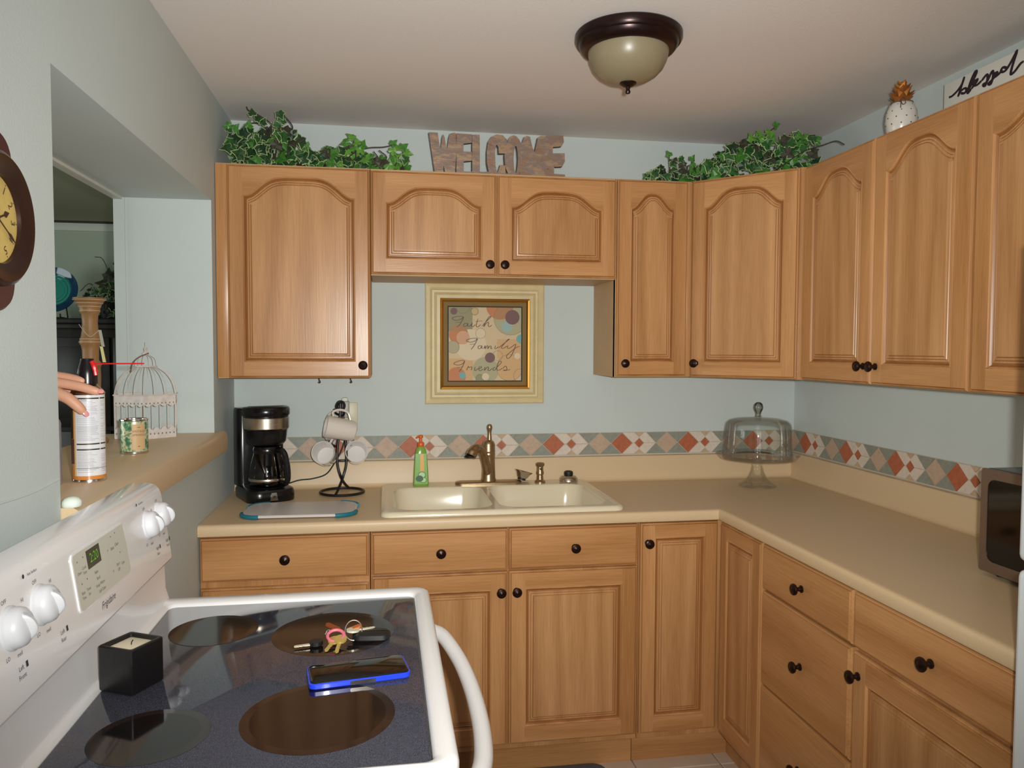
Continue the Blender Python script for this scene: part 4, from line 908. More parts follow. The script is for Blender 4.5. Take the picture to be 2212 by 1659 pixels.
stems = [[(2.0, -0.3, UT), (1.99, -0.38, 2.25), (2.01, -0.41, 2.29), (2.035, -0.42, 2.312)], [(2.05, -0.3, UT), (2.10, -0.42, 2.22), (2.12, -0.45, 2.262)], [(2.05, -0.35, UT+0.03), (2.10, -0.48, 2.20), (2.15, -0.55, 2.215), (2.18, -0.58, 2.222), (2.2, -0.6, 2.205)], [(1.95, -0.25, UT), (1.91, -0.32, 2.22), (1.905, -0.34, 2.27)]]
ivy('tall dense ivy plant on the diagonal corner cabinet', (2.0, -0.28, UT), lv, stems, group='ivy along the cabinet tops')

# white pineapple
PX, PY = W-0.20, -0.955
t = thing('pineapple_ornament', 'white ceramic pineapple with gold crown and twine bow on the right wall cabinets', 'ornament', (PX, PY, UT+0.0005))
M_cer = mat('white_ceramic', (214, 208, 200), 0.25, coat=0.3); M_gold = mat('gold_paint', (178, 112, 52), 0.38, 0.7)
bp_ = [(0.0, 0), (0.026, 0.0), (0.032, 0.006), (0.043, 0.035), (0.0465, 0.062), (0.044, 0.09), (0.035, 0.113), (0.022, 0.124), (0.012, 0.127), (0, 0.127)]
mb = MB(); mb.lathe(bp_, seg=32); bd = mb.build('body', M_cer, t)
mb = MB()
for row, (r_, z) in enumerate(((0.0405, 0.030), (0.0458, 0.05), (0.0465, 0.07), (0.0438, 0.09), (0.036, 0.109))):
    for k in range(10):
        a = 2*PI*(k+0.5*(row % 2))/10; d_ = Vector((math.cos(a), math.sin(a), 0))
        mb.lathe([(0.0, 0.0006), (0.0018, 0.0005), (0.0022, -0.001)], seg=8, mx=Matrix.Translation(d_*r_+Vector((0, 0, z))) @ d_.to_track_quat('Z', 'Y').to_matrix().to_4x4())
mb.build('dimples', mat('dimple_brown', (84, 66, 58), 0.6), t)
tiers = [(0.027, 0.122, 6, 0.022, 0.85), (0.0255, 0.134, 6, 0.022, 0.70), (0.0235, 0.146, 6, 0.022, 0.55), (0.019, 0.157, 5, 0.022, 0.40), (0.012, 0.168, 4, 0.020, 0.2)]
for ti, (r_, z, cnt, ln, out) in enumerate(tiers):
    for k in range(cnt):
        a = 2*PI*(k+0.5*(ti % 2))/cnt; ca, sa = math.cos(a), math.sin(a)
        P = lambda rad, tang, zz: (ca*rad-sa*tang, sa*rad+ca*tang, zz)
        mb = MB(); w2 = r_*PI/cnt*0.95
        mb.loft([[P(r_*0.55, -w2, z), P(r_*0.8, 0, z-0.002), P(r_*0.55, w2, z), P(r_*0.35, 0, z)],
                 [P(r_*0.75, -w2, z+ln*0.45), P(r_*1.0, 0, z+ln*0.4), P(r_*0.75, w2, z+ln*0.45), P(r_*0.5, 0, z+ln*0.5)],
                 [P(r_+out*0.012, -0.001, z+ln*0.95), P(r_+out*0.016, 0, z+ln), P(r_+out*0.012, 0.001, z+ln*0.95), P(r_+out*0.010, 0, z+ln*0.96)]], 0, True, True, True)
        mb.build('crown_leaf', M_gold, t)
mb = MB(); mb.lathe([(0.022, 0.120), (0.021, 0.145), (0.018, 0.160), (0.013, 0.172), (0.006, 0.183), (0, 0.186)], seg=16); mb.build('crown_core', M_gold, t)
Mtw = mat('brown_twine', (104, 72, 56), 0.8)
fx = -0.030; 
mb = MB(); mb.tube([(0.031*math.cos(2*PI*k/24), 0.031*math.sin(2*PI*k/24), 0.1195) for k in range(24)], 0.0014, 6, closed=True)
mb.build('twine', Mtw, t)
for s in (1, -1):
    mb = MB(); bx = -0.022; by = -0.026
    mb.tube([(bx, by, 0.121), (bx-0.004, by-s*0.016+0.0, 0.124), (bx-0.01, by-s*0.034, 0.112), (bx-0.012, by-s*0.036, 0.098), (bx-0.010, by-s*0.020, 0.102), (bx, by, 0.120), (bx-0.010, by-s*0.014, 0.110), (bx-0.016, by-s*0.022, 0.090)] if s > 0 else
            [(bx, by, 0.121), (bx-0.004, by+0.026, 0.116), (bx-0.006, by+0.052, 0.100), (bx-0.008, by+0.060, 0.086), (bx-0.008, by+0.044, 0.088), (bx, by, 0.119), (bx-0.006, by+0.03, 0.104), (bx-0.008, by+0.05, 0.094)], 0.0013, 6, smooth_n=6)
    mb.build('bow_loop', Mtw, t)

# blessed sign
BLS= [[[-1.0334,2.2373],[-1.0473,2.2371],[-1.0702,2.2465],[-1.0869,2.2604],[-1.0956,2.278]],[[-1.0956,2.278],[-1.0817,2.2483],[-1.071,2.2268]],[[-1.0728,2.2304],[-1.082,2.2399],[-1.097,2.2433],[-1.1047,2.238],[-1.0976,2.2294],[-1.0822,2.2338]],[[-1.0976,2.2294],[-1.1159,2.2371],[-1.13,2.2542],[-1.143,2.2739],[-1.1363,2.2768],[-1.119,2.2524],[-1.1097,2.2255],[-1.1242,2.2331]],[[-1.1242,2.2331],[-1.143,2.2457],[-1.1464,2.2527],[-1.1345,2.2499],[-1.1323,2.2412],[-1.1452,2.237],[-1.1629,2.2431]],[[-1.1629,2.2431],[-1.1818,2.2539],[-1.1848,2.241],[-1.177,2.2246],[-1.1687,2.2305],[-1.1827,2.2325]],[[-1.1827,2.2325],[-1.2014,2.2563],[-1.2054,2.2432],[-1.198,2.2229],[-1.1888,2.2265],[-1.2024,2.2325]],[[-1.2024,2.2325],[-1.2183,2.2427],[-1.2181,2.2479],[-1.2097,2.2456],[-1.2118,2.2371],[-1.2285,2.2418],[-1.2345,2.2470]],[[-1.2547,2.2468],[-1.2396,2.2533],[-1.2333,2.2453],[-1.2458,2.2409],[-1.2626,2.2529],[-1.2885,2.2838]],[[-1.2885,2.2838],[-1.2711,2.2423],[-1.2686,2.2254],[-1.2813,2.2286],[-1.2997,2.2422],[-1.3105,2.2446]]]
SX = W-0.10
t = thing('blessed_sign', 'long white board lettered blessed in black script on the right wall cabinets', 'sign', (SX, -1.0118, UT+0.0005))
mb = MB(); mb.box(0.0, 0.018, -0.66, 0, 0.0, 2.2815-UT, 0.0015); mb.build('board', mat('white_sign_paint', (222, 222, 214), 0.6), t)
mb = MB(); mxs = plane_mx((-0.0004, 1.0118, -UT), (0, -1, 0), (0, 0, 1))
for s in BLS: ribbon(mb, [(-y, z) for y, z in s], 0.0095, mxs, 0, 6, 0.0)
mb.build('lettering', mat('plum_black_ink', (30, 14, 28), 0.5), t)

# ================================================================== CEILING LIGHT
LX, LY = 1.2555, -1.045
t = thing('ceiling_light', 'flush bronze ceiling light with ribbed amber glass bowl', 'ceiling light', (LX, LY, CEIL-0.0005))
mb = MB(); mb.lathe([(0.0, 0.0), (0.146, 0.0), (0.149, -0.004), (0.149, -0.018), (0.144, -0.026), (0.139, -0.028), (0.136, -0.036), (0.128, -0.046), (0.119, -0.050), (0.112, -0.049), (0.110, -0.040)], seg=56); mb.build('canopy', mat('oil_rubbed_bronze', (42, 24, 22), 0.28, 0.6), t)
mb = MB(); n_ = 120
pr = [(0.1125, -0.042), (0.111, -0.055), (0.106, -0.075), (0.096, -0.095), (0.080, -0.112), (0.060, -0.124), (0.038, -0.131), (0.018, -0.134), (0.006, -0.135)]
mb.loft([[(r_*(1+(0.006 if j % 2 else 0))*math.cos(2*PI*j/n_), r_*(1+(0.006 if j % 2 else 0))*math.sin(2*PI*j/n_), z) for j in range(n_)] for r_, z in pr], 0, True)
mb.build('glass_bowl', mat('amber_frosted_glass', (138, 126, 100), 0.34), t, angle=80)
mb = MB(); mb.lathe([(0.024, -0.130), (0.0235, -0.136), (0.015, -0.142), (0.007, -0.145), (0.0055, -0.152), (0.0075, -0.157), (0.006, -0.162), (0, -0.164)], seg=20); mb.build('finial', mat('oil_rubbed_bronze', (42, 24, 22), 0.28, 0.6), t)
#PART3#
# ================================================================== RANGE
RY0, RY1 = -2.168, -1.390
t = thing('range', 'white electric range with black glass cooktop against the left wall', 'stove', (0, 0, 0))
mb = MB(); mb.box(0.035, 0.645, RY0+0.003, RY1-0.003, 0.02, 0.895, 0.004); mb.build('range_body', M_ename, t)
mb = MB(); mb.box(0.647, 0.680, RY0+0.01, RY1-0.01, 0.26, 0.868, 0.008); od = mb.build('oven_door', M_ename, t)
mb = MB(); mb.box(0.6795, 0.6825, RY0+0.14, RY1-0.14, 0.40, 0.70, 0.001); mb.build('oven_window', mat('oven_glass', (16, 16, 18), 0.1), od)
mb = MB()
hp = [(0.674, -1.452, 0.842), (0.690, -1.462, 0.846), (0.708, -1.50, 0.846), (0.730, -1.60, 0.838), (0.741, -1.70, 0.832), (0.744, -1.80, 0.830), (0.741, -1.90, 0.832), (0.730, -2.00, 0.838), (0.708, -2.08, 0.846), (0.690, -2.105, 0.846), (0.674, -2.112, 0.842)]
mb.tube(hp, [0.017]*6+[0.0155]*48+[0.017]*7, 14, smooth_n=6); mb.build('handle', M_ename, od)
mb = MB(); mb.box(0.647, 0.676, RY0+0.01, RY1-0.01, 0.06, 0.25, 0.008); mb.build('storage_drawer', M_ename, t)
K = 6
mb = MB(); gl = lambda i, z: rr(0.128-i, 0.6445+i, -2.146-i, -1.437+i, 0.016+i*0.5, z, K)
mb.loft([rr(0.028, 0.676, RY0, RY1, 0.03, 0.885, K), rr(0.026, 0.680, RY0-0.001, RY1+0.001, 0.032, 0.905, K), rr(0.026, 0.680, RY0-0.001, RY1+0.001, 0.032, 0.918, K), rr(0.029, 0.677, RY0+0.002, RY1-0.002, 0.03, 0.926, K), rr(0.036, 0.670, RY0+0.009, RY1-0.009, 0.026, 0.929, K), gl(0.006, 0.9275), gl(0.001, 0.9225), gl(0, 0.9195)], 0, True, True)
mb.build('cooktop_rim', M_ename, t, angle=50)
Mg = bpy.data.materials.new('speckled_black_glass'); Mg.use_nodes = True; nt = Mg.node_tree; b = nt.nodes['Principled BSDF']
tc = nt.nodes.new('ShaderNodeTexCoord'); n = nt.nodes.new('ShaderNodeTexNoise'); n.inputs['Scale'].default_value = 1500; n.inputs['Detail'].default_value = 1
r = nt.nodes.new('ShaderNodeValToRGB'); r.color_ramp.elements[0].position = 0.45; r.color_ramp.elements[0].color = (*lin((34, 35, 42)), 1); r.color_ramp.elements[1].position = 0.72; r.color_ramp.elements[1].color = (*lin((98, 100, 116)), 1)
nt.links.new(tc.outputs['Object'], n.inputs[0]); nt.links.new(n.outputs['Fac'], r.inputs[0]); nt.links.new(r.outputs[0], b.inputs['Base Color']); b.inputs['Roughness'].default_value = 0.06; b.inputs['IOR'].default_value = 1.5
mb = MB(); mb.loft([gl(-0.0005, 0.916), gl(-0.0005, 0.9205), gl(-0.0025, 0.9215)], 0, True, True, True); gt = mb.build('glass_top', Mg, t)
M_burn = mat('dark_burner_print', (22, 17, 17), 0.07, vary=0.25, vscale=35)
M_burn2 = mat('brown_burner_print', (38, 28, 26), 0.08, vary=0.2, vscale=35)
for bx, by, br in ((0.250, -1.590, 0.083), (0.482, -1.640, 0.116), (0.250, -2.010, 0.082), (0.482, -1.985, 0.114)):
    mb = MB(); mb.lathe([(0.0, 0.9221), (br-0.014, 0.9221)], (bx, by, 0), 48, 0); mb.lathe([(br-0.014, 0.9221), (br, 0.9219), (br, 0.9212)], (bx, by, 0), 48, 1)
    mb.build('burner', [M_burn, M_burn2], gt)
# backguard: profile in (x, z) swept along y
bg = [(0.038, 0.915), (0.1165, 0.915), (0.114, 0.930), (0.108, 0.950), (0.1065, 1.004), (0.118, 1.012), (0.1215, 1.018), (0.1205, 1.032), (0.102, 1.158), (0.098, 1.170), (0.090, 1.179), (0.078, 1.1835), (0.043, 1.1835), (0.0375, 1.178)]
yy = [(RY1-0.000, 0.990), (RY1-0.006, 1.0), (RY0+0.006, 1.0), (RY0, 0.990)]
mb = MB()
cxz = (0.075, 1.05)
mb.loft([[(cxz[0]+(x-cxz[0])*s, y, cxz[1]+(z-cxz[1])*s) for x, z in bg] for y, s in yy], 0, True, True, True)
bgo = mb.build('backguard', M_ename, t, angle=28)
# panel plane: from (0.1205,1.032) up to (0.102,1.158); ex = +y reading direction? viewed from +x, right is +y... 
pz = Vector((0.102-0.1205, 0, 1.158-1.032)).normalized()
nrm = Vector((0, 1, 0)).cross(pz)   # pointing +x and up
P0 = lambda y, s, d=0.0: Vector((0.1205, y, 1.032))+pz*s+nrm*d
def pmx(y, s, d): return plane_mx(P0(y, s, d), (0, 1, 0), pz)
M_ivp = mat('grey_control_overlay', (206, 204, 192), 0.35); M_gr = mat('grey_print', (96, 92, 96), 0.6); M_dk = mat('dark_print', (52, 46, 54), 0.6)
mb = MB(); ov = rr(-0.120, 0.120, 0.030, 0.124, 0.010, 0, 4)
mb.loft([[(x, y, 0.0) for x, y, z in ov], [(x, y, 0.0022) for x, y, z in ov], [(x*0.975, 0.077+(y-0.077)*0.95, 0.0026) for x, y, z in ov]], 1, False, mx=pmx(-1.770, 0, 0))
mb.add([(x*0.975, 0.077+(y-0.077)*0.95, 0.0026) for x, y, z in ov], [tuple(range(len(ov)))], 0, False, pmx(-1.770, 0, 0))
cp = mb.build('control_panel', [M_ivp, M_ename], bgo)
mb = MB(); mb.box(-0.028, 0.028, 0.086, 0.116, 0.0026, 0.0032, mx=pmx(-1.806, 0, 0)); mb.build('clock_window', mat('black_display', (18, 18, 14), 0.15), cp)
mb = MB(); text_mesh(mb, '2:20', 0.022, pmx(-1.806, 0.101, 0.0036)); mb.build('clock_digits', mat('green_digits', (92, 150, 34), 0.5, emit=0.55), cp)
mb = MB()
for y, s, tx, sz in ((-1.806, 0.074, 'Bake', 0.0075), (-1.802, 0.063, 'Broil', 0.0075), (-1.798, 0.052, 'Keep Warm', 0.0075), (-1.794, 0.041, 'Self Clean', 0.0075),
                     (-1.870, 0.090, 'Oven', 0.007), (-1.850, 0.094, 'Cook', 0.007), (-1.850, 0.086, 'Time', 0.007), (-1.868, 0.058, 'Bake', 0.007), (-1.868, 0.050, 'Time', 0.007), (-1.846, 0.058, 'Timer', 0.007), (-1.846, 0.050, 'Set', 0.007),
                     (-1.744, 0.092, '^', 0.010), (-1.722, 0.092, 'Bake', 0.008), (-1.700, 0.094, 'Clean', 0.008), (-1.734, 0.055, 'v', 0.010), (-1.708, 0.060, 'Start', 0.008), (-1.708, 0.050, 'Off', 0.008), (-1.684, 0.056, 'Clear', 0.007)):
    text_mesh(mb, tx, sz, pmx(y, s, 0.003))
for y, s in ((-1.872, 0.108), (-1.848, 0.110), (-1.868, 0.072), (-1.846, 0.074), (-1.722, 0.112), (-1.700, 0.114), (-1.690, 0.076)):
    text_mesh(mb, '\u2022', 0.012, pmx(y, s, 0.003))
tag(mb.build('lettering', M_gr, cp), kind='stuff')
mb = MB(); text_mesh(mb, 'Frigidaire', 0.017, pmx(-1.772, 0.014, 0.0006), 0, 0.5)
for y, a_, b_ in ((-2.085, 'Left', 'Front'), (-1.955, 'Left', 'Rear'), (-1.475, 'Right', 'Rear'), (-1.405, 'Right', 'Front')):
    text_mesh(mb, a_, 0.009, pmx(y, 0.028, 0.0006)); text_mesh(mb, b_, 0.009, pmx(y, 0.017, 0.0006))
    mb.add([(0.013, 0.024, 0), (0.019, 0.024, 0), (0.019, 0.032, 0), (0.013, 0.032, 0)], [(0, 1, 2, 3)], 0, False, pmx(y, 0, 0.0006))
for y in (-2.092, -2.005, -1.515, -1.430):
    text_mesh(mb, 'OFF', 0.008, pmx(y-0.006, 0.120, 0.0006)); text_mesh(mb, 'HI', 0.008, pmx(y+0.040, 0.108, 0.0006)); text_mesh(mb, 'LO', 0.008, pmx(y-0.02, 0.050, 0.0006)); text_mesh(mb, 'med', 0.008, pmx(y+0.01, 0.046, 0.0006)); text_mesh(mb, '6', 0.008, pmx(y+0.038, 0.07, 0.0006))
for y in (-2.02, -1.54):
    text_mesh(mb, '\u2022', 0.026, pmx(y-0.018, 0.135, 0.0006)); text_mesh(mb, 'Hot Surface', 0.006, pmx(y+0.008, 0.135, 0.0006))
tag(mb.build('lettering', M_dk, bgo), kind='stuff')
for y, s in ((-2.092, 0.084), (-2.005, 0.086), (-1.512, 0.086), (-1.430, 0.088)):
    mx = pmx(y, s, 0.0)
    mb = MB(); mb.lathe([(0.029, 0.0), (0.029, 0.0025), (0.0268, 0.005), (0.0262, 0.011), (0.0245, 0.0165), (0.020, 0.0205), (0.012, 0.0230), (0.0, 0.0238)], seg=32, mx=mx)
    # low tapered grip across the face
    gx = mx @ Matrix.Rotation(math.radians(110), 4, 'Z')
    gl_ = []
    for hw, dz in ((0.0062, -0.003), (0.0050, 0.004), (0.0034, 0.0075), (0.0020, 0.0085)):
        top = [(u*0.0250, hw, 0.0238*math.sqrt(max(0.0, 1-(u*0.93)**2))*0.98+dz*(1-abs(u)**4)) for u in [-1+2*q_/12 for q_ in range(13)]]
        gl_.append(top+[(x, -y, z) for x, y, z in reversed(top)])
    mb.loft(gl_, 0, True, False, True, mx=gx)
    mb.build('knob', [mat('white_knob', (214, 214, 218), 0.35), M_gr], bgo)

# ---- things on the cooktop
ZT = 0.9226
t = thing('square_candle', 'black square holder with a cream candle on the cooktop', 'candle', (0.171, -1.829, ZT), math.radians(-28))
mb = MB(); q = 0.0345
S = lambda w, z, r_=0.004: rr(-w, w, -w, w, r_, z, 3)
mb.loft([S(q-0.001, 0), S(q, 0.002), S(q, 0.071), S(q-0.0015, 0.073), S(q-0.005, 0.073), S(q-0.0065, 0.0715), S(q-0.0065, 0.062)], 0, True, True); mb.build('holder', mat('black_lacquer', (16, 14, 14), 0.4), t)
mb = MB(); mb.loft([S(q-0.0068, 0.060), S(q-0.0068, 0.0662), S(q-0.009, 0.0668)], 0, True, True, True); wx = mb.build('wax', mat('cream_wax', (226, 214, 186), 0.4, sss=0.2), t)
mb = MB(); mb.tube([(0, 0, 0.066), (0.001, 0, 0.071), (0.003, 0.001, 0.0745)], 0.0009, 5); mb.build('wick', M_mblack, wx)

t = thing('phone', 'black smartphone in a bright blue case lying on the cooktop', 'phone', (0.536, -1.8475, ZT), math.radians(9))
a_ = lambda i, z: rr(-0.083+i, 0.083-i, -0.040+i, 0.040-i, 0.010, z, 5)
M_blue = mat('blue_phone_case', (28, 58, 206), 0.3, coat=0.3)
mb = MB(); mb.loft([a_(0.002, 0), a_(0, 0.002), a_(0, 0.0085), a_(0.0012, 0.0100), a_(0.0025, 0.0098)], 0, True, True); mb.build('case', M_blue, t)
mb = MB(); mb.loft([a_(0.0026, 0.006), a_(0.0026, 0.0105), a_(0.004, 0.0114)], 0, True, True, True); mb.build('screen', mat('phone_glass', (12, 10, 10), 0.06), t)
mb = MB(); mb.loft([rr(-0.018, 0.024, 0.002, 0.0085, 0.002, z, 3) for z in (0.0, 0.0016)], 0, True, False, True, mx=plane_mx((0, -0.0401, 0), (1, 0, 0), (0, 0, 1))); mb.build('button', M_chrome, t)

# keys
t = thing('key_bunch', 'bunch of keys with fobs and charms on the cooktop behind the phone', 'keys', (0.500, -1.690, ZT), 0)
M_key = mat('nickel_key', (222, 214, 190), 0.4, 0.35); M_brass = mat('brass_key', (190, 164, 92), 0.4, 0.4)
mb = MB(); mb.tube([(0.016*math.cos(2*PI*k/24)+0.022, 0.016*math.sin(2*PI*k/24)*0.6+0.005, 0.018+0.016*math.sin(2*PI*k/24)) for k in range(24)], 0.0010, 6, closed=True); mb.build('key_ring', M_chrome, t)
def key(loc, ang, m, tilt=0.0, head=None, L=0.032):
    mx = Matrix.Translation(loc) @ Matrix.Rotation(ang, 4, 'Z') @ Matrix.Rotation(tilt, 4, 'Y')
    mb = MB()
    bl = [(0, -0.0035), (L*0.9, -0.0035), (L, -0.001), (L, 0.0012), (L*0.9, 0.0035), (L*0.85, 0.0022), (L*0.75, 0.0036), (L*0.68, 0.002), (L*0.55, 0.0036), (L*0.45, 0.002), (L*0.3, 0.0036), (0, 0.0036)]
    mb.prism(bl, 0, 0.0022, 0, mx)
    hd_ = [(0.0125*math.cos(2*PI*k/18)-0.010, 0.0115*math.sin(2*PI*k/18)) for k in range(18)]
    mb.prism(hd_, -0.0006, 0.003 if head is None else 0.0065, 1, mx)
    return mb.build('key', [m, head or m], t)
key((-0.055, -0.018, 0.003), math.radians(193), M_key, 0.0, M_mblack, 0.030)
key((-0.002, -0.030, 0.008), math.radians(262), M_brass, 0.25, None, 0.030)
key((-0.016, -0.026, 0.006), math.radians(247), M_brass, 0.2, None, 0.026)
key((0.030, 0.010, 0.016), math.radians(22), M_key, 0.05, None, 0.034)
mb = MB(); lp = lambda i, z: rr(0.020+i, 0.092-i, -0.022+i, 0.020-i, 0.016, z, 4)
fx_ = Matrix.Translation((0.0, 0.012, 0)) @ Matrix.Rotation(math.radians(-6), 4, 'Z')
mb.loft([lp(0.003, 0.0), lp(0.0, 0.004), lp(0.001, 0.012), lp(0.006, 0.0155)], 0, True, True, True, mx=fx_); mb.build('remote_fob', M_mblack, t)
mb = MB(); mb.tube([(0.015*math.cos(2*PI*k/20)-0.010, 0.010*math.sin(2*PI*k/20)-0.012, 0.016+0.007*math.sin(2*PI*k/20)) for k in range(20)], 0.0030, 8, closed=True); mb.build('pink_loop', mat('pink_rubber', (196, 96, 112), 0.5), t)
mb = MB(); mb.loft([rr(-0.020, 0.010, -0.006, 0.006, 0.004, z, 3) for z in (0, 0.003)], 0, True, True, True, mx=Matrix.Translation((-0.014, 0.026, 0.016)) @ Matrix.Rotation(-0.5, 4, 'Z') @ Matrix.Rotation(0.25, 4, 'Y')); mb.build('copper_tag', mat('copper_tag', (166, 84, 40), 0.4, 0.6), t)
mb = MB(); mb.loft([rr(-0.012, 0.014, -0.006, 0.006, 0.004, z, 3) for z in (0, 0.003)], 0, True, True, True, mx=Matrix.Translation((0.022, 0.016, 0.017)) @ Matrix.Rotation(0.35, 4, 'Z') @ Matrix.Rotation(-0.2, 4, 'Y')); mb.build('orange_tag', mat('orange_tag', (186, 96, 44), 0.4), t)
mb = MB(); mb.tube([(-0.030, 0.0, 0.014), (-0.026, 0.008, 0.019), (-0.020, 0.002, 0.020), (-0.024, -0.008, 0.015), (-0.030, 0.0, 0.014)], 0.0014, 6, smooth_n=4); mb.build('split_ring', M_chrome, t)

# ================================================================== CLOCK ON THE LEFT WALL
t = thing('wall_clock', 'dark bronze round wall clock with parchment face cut by the left edge', 'clock', (0.0005, -1.888, 1.667))
cm = plane_mx((0, 0, 0), (0, 1, 0), (0, 0, 1))
pts = []
for k in range(72):
    a = 2*PI*k/72; c_ = abs(math.sin(a)); r_ = 0.100
    pts.append((r_*math.cos(a), r_*math.sin(a)))
M_ck = mat('clock_bronze', (64, 44, 38), 0.28, 0.6); M_ck2 = mat('clock_maroon', (72, 32, 36), 0.4)
pl_ = []
for k in range(96):
    a = 2*PI*k/96; s_ = abs(math.sin(a)); ex = 0.0
    if s_ > 0.78: ex = 0.040*math.sin((s_-0.78)/0.22*PI/2)**1.2
    pl_.append(((0.098+ex)*math.cos(a), (0.098+ex)*math.sin(a)))
mb = MB(); mb.loft([[(x, y, 0) for x, y in pl_], [(x, y, 0.006) for x, y in pl_], [(x*0.97, y*0.97, 0.010) for x, y in pl_]], 0, True, True, True, mx=cm); mb.build('back_plate', M_ck2, t)
mb = MB(); mb.lathe([(0.100, 0.008), (0.1015, 0.014), (0.100, 0.022), (0.094, 0.027), (0.086, 0.026), (0.072, 0.020), (0.067, 0.018), (0.066, 0.012)], seg=72, mx=cm); mb.build('bezel', M_ck, t)
mb = MB(); mb.lathe([(0.067, 0.0118), (0.0, 0.0122)], seg=60, mx=cm); fc = mb.build('dial', mat('parchment_dial', (206, 178, 104), 0.6, vary=0.1, vscale=30), t)
mb = MB(); Mk = mat('dial_ink', (66, 40, 30), 0.6)
for k in range(1, 13):
    a = PI/2-2*PI*k/12
    text_mesh(mb, str(k), 0.019, cm @ Matrix.Translation((0.051*math.cos(a), 0.051*math.sin(a), 0.0126)) @ Matrix.Rotation(a-PI/2, 4, 'Z'))
    mb.lathe([(0.0012, 0.0126), (0, 0.0127)], (0.062*math.cos(a), 0.062*math.sin(a), 0), 8, mx=cm)
mb.build('numerals', Mk, fc)
for nm, ang, L_, w_ in (('hour_hand', PI/2-2*PI*(2+20/60)/12, 0.040, 0.0035), ('minute_hand', PI/2-2*PI*20/60, 0.062, 0.0022)):
    hx_ = cm @ Matrix.Rotation(ang, 4, 'Z')
    mb = MB(); mb.prism([(-0.012, -w_*0.5), (L_*0.55, -w_*0.4), (L_*0.7, -w_*1.5), (L_, 0), (L_*0.7, w_*1.5), (L_*0.55, w_*0.4), (-0.012, w_*0.5)], 0.0135 if nm[0] == 'h' else 0.0150, 0.0142 if nm[0] == 'h' else 0.0157, 0, hx_); mb.build(nm, Mk, t)
mb = MB(); mb.lathe([(0.004, 0.0122), (0.004, 0.016), (0, 0.0165)], seg=14, mx=cm); mb.build('hand_hub', Mk, t)

# ================================================================== ON THE LEDGE
ZL = 1.1822
# birdcage
BX, BY = -0.195, -0.450
t = thing('birdcage', 'white wire decorative birdcage with lace bands on the ledge', 'birdcage', (BX, BY, ZL), math.radians(12))
M_wr = mat('chipped_white_wire', (214, 206, 200), 0.55, vary=0.12, vscale=60)
hexa = [(0.103*math.cos(math.radians(60*k+30)), 0.103*math.sin(math.radians(60*k+30))) for k in range(6)]
def along(k, u): 
    a, b_ = Vector(hexa[k % 6]), Vector(hexa[(k+1) % 6]); return a+(b_-a)*u
mb = MB(); mb.prism(hexa, 0.0, 0.004); mb.build('floor_plate', M_wr, t)
for k in range(6):
    a, b_ = Vector(hexa[k]), Vector(hexa[(k+1) % 6]); ex = Vector(((b_-a).x, (b_-a).y, 0)); L_ = ex.length
    mxx = plane_mx((a.x, a.y, 0), ex, (0, 0, 1))
    low = [(0, 0.0), (L_, 0.0), (L_, 0.026)]; N = 4
    for i in range(N*6, -1, -1):
        u = i/(N*6); low.append((u*L_, 0.026+0.011*abs(math.sin(u*N*PI))))
    mb = MB(); mb.prism(low[:3]+low[4:-1]+[(0, 0.026)], -0.0009, 0.0009, 0, mxx); mb.build('lace_band', M_wr, t)
    hi = [(0, 0.139), (0, 0.112)]
    for i in range(1, N*6): 
        u = i/(N*6); hi.append((u*L_, 0.112-0.009*abs(math.sin(u*N*PI))))
    hi += [(L_, 0.112), (L_, 0.139)]
    mb = MB(); mb.prism(hi, -0.0009, 0.0009, 0, mxx); hb = mb.build('lace_band', M_wr, t)
    mb = MB()
    for i in range(N*2):
        cx_ = (i+0.5)/(N*2)*L_
        for zz, rr_ in ((0.114, 0.0030), (0.016, 0.0032)):
            for sd in (0.0012, -0.0012):
                mb.add([(cx_+rr_*math.cos(2*PI*j/8)*0.7, zz+rr_*math.sin(2*PI*j/8), sd) for j in range(8)], [tuple(range(8)) if sd > 0 else tuple(range(7, -1, -1))], 0, False, mxx)
    mb.build('painted_piercing', mat('lace_shadow_hole', (120, 118, 108), 0.8), hb)  # grey discs put the shade of pierced holes into colour; band is solid
    mb = MB(); mb.tube([(a.x, a.y, 0.002), (a.x, a.y, 0.140)], 0.0020, 6); mb.build('post', M_wr, t)
    for i in range(1, 4):
        p = along(k, i/4); MB().tube([(p.x, p.y, 0.02), (p.x, p.y, 0.125)], 0.0011, 5).build('bar', M_wr, t)
    mb = MB(); mb.tube([(a.x*1.03, a.y*1.03, 0.1400), (b_.x*1.03, b_.y*1.03, 0.1400)], 0.0022, 6); mb.build('rim_wire', M_wr, t)
    for i in range(0, 3):
        p = along(k, i/3); rad = Vector((p.x, p.y)); 
        pts = [(p.x*s_, p.y*s_, z) for s_, z in ((1.0, 0.1400), (0.965, 0.160), (0.88, 0.184), (0.70, 0.208), (0.46, 0.224), (0.31, 0.230))]
        MB().tube(pts, 0.0012, 5, smooth_n=3).build('dome_rib', M_wr, t)
ringp = lambda r_, z: [(r_*math.cos(2*PI*j/24), r_*math.sin(2*PI*j/24), z) for j in range(24)]
MB().tube(ringp(0.033, 0.2305), 0.0022, 6, closed=True).build('collar_ring', M_wr, t)
for k in range(6):
    a = 2*PI*k/6+0.3
    MB().tube([(s_*math.cos(a), s_*math.sin(a), z) for s_, z in ((0.033, 0.231), (0.032, 0.246), (0.026, 0.259), (0.012, 0.268), (0.003, 0.271))], 0.0012, 5, smooth_n=3).build('cupola_rib', M_wr, t)
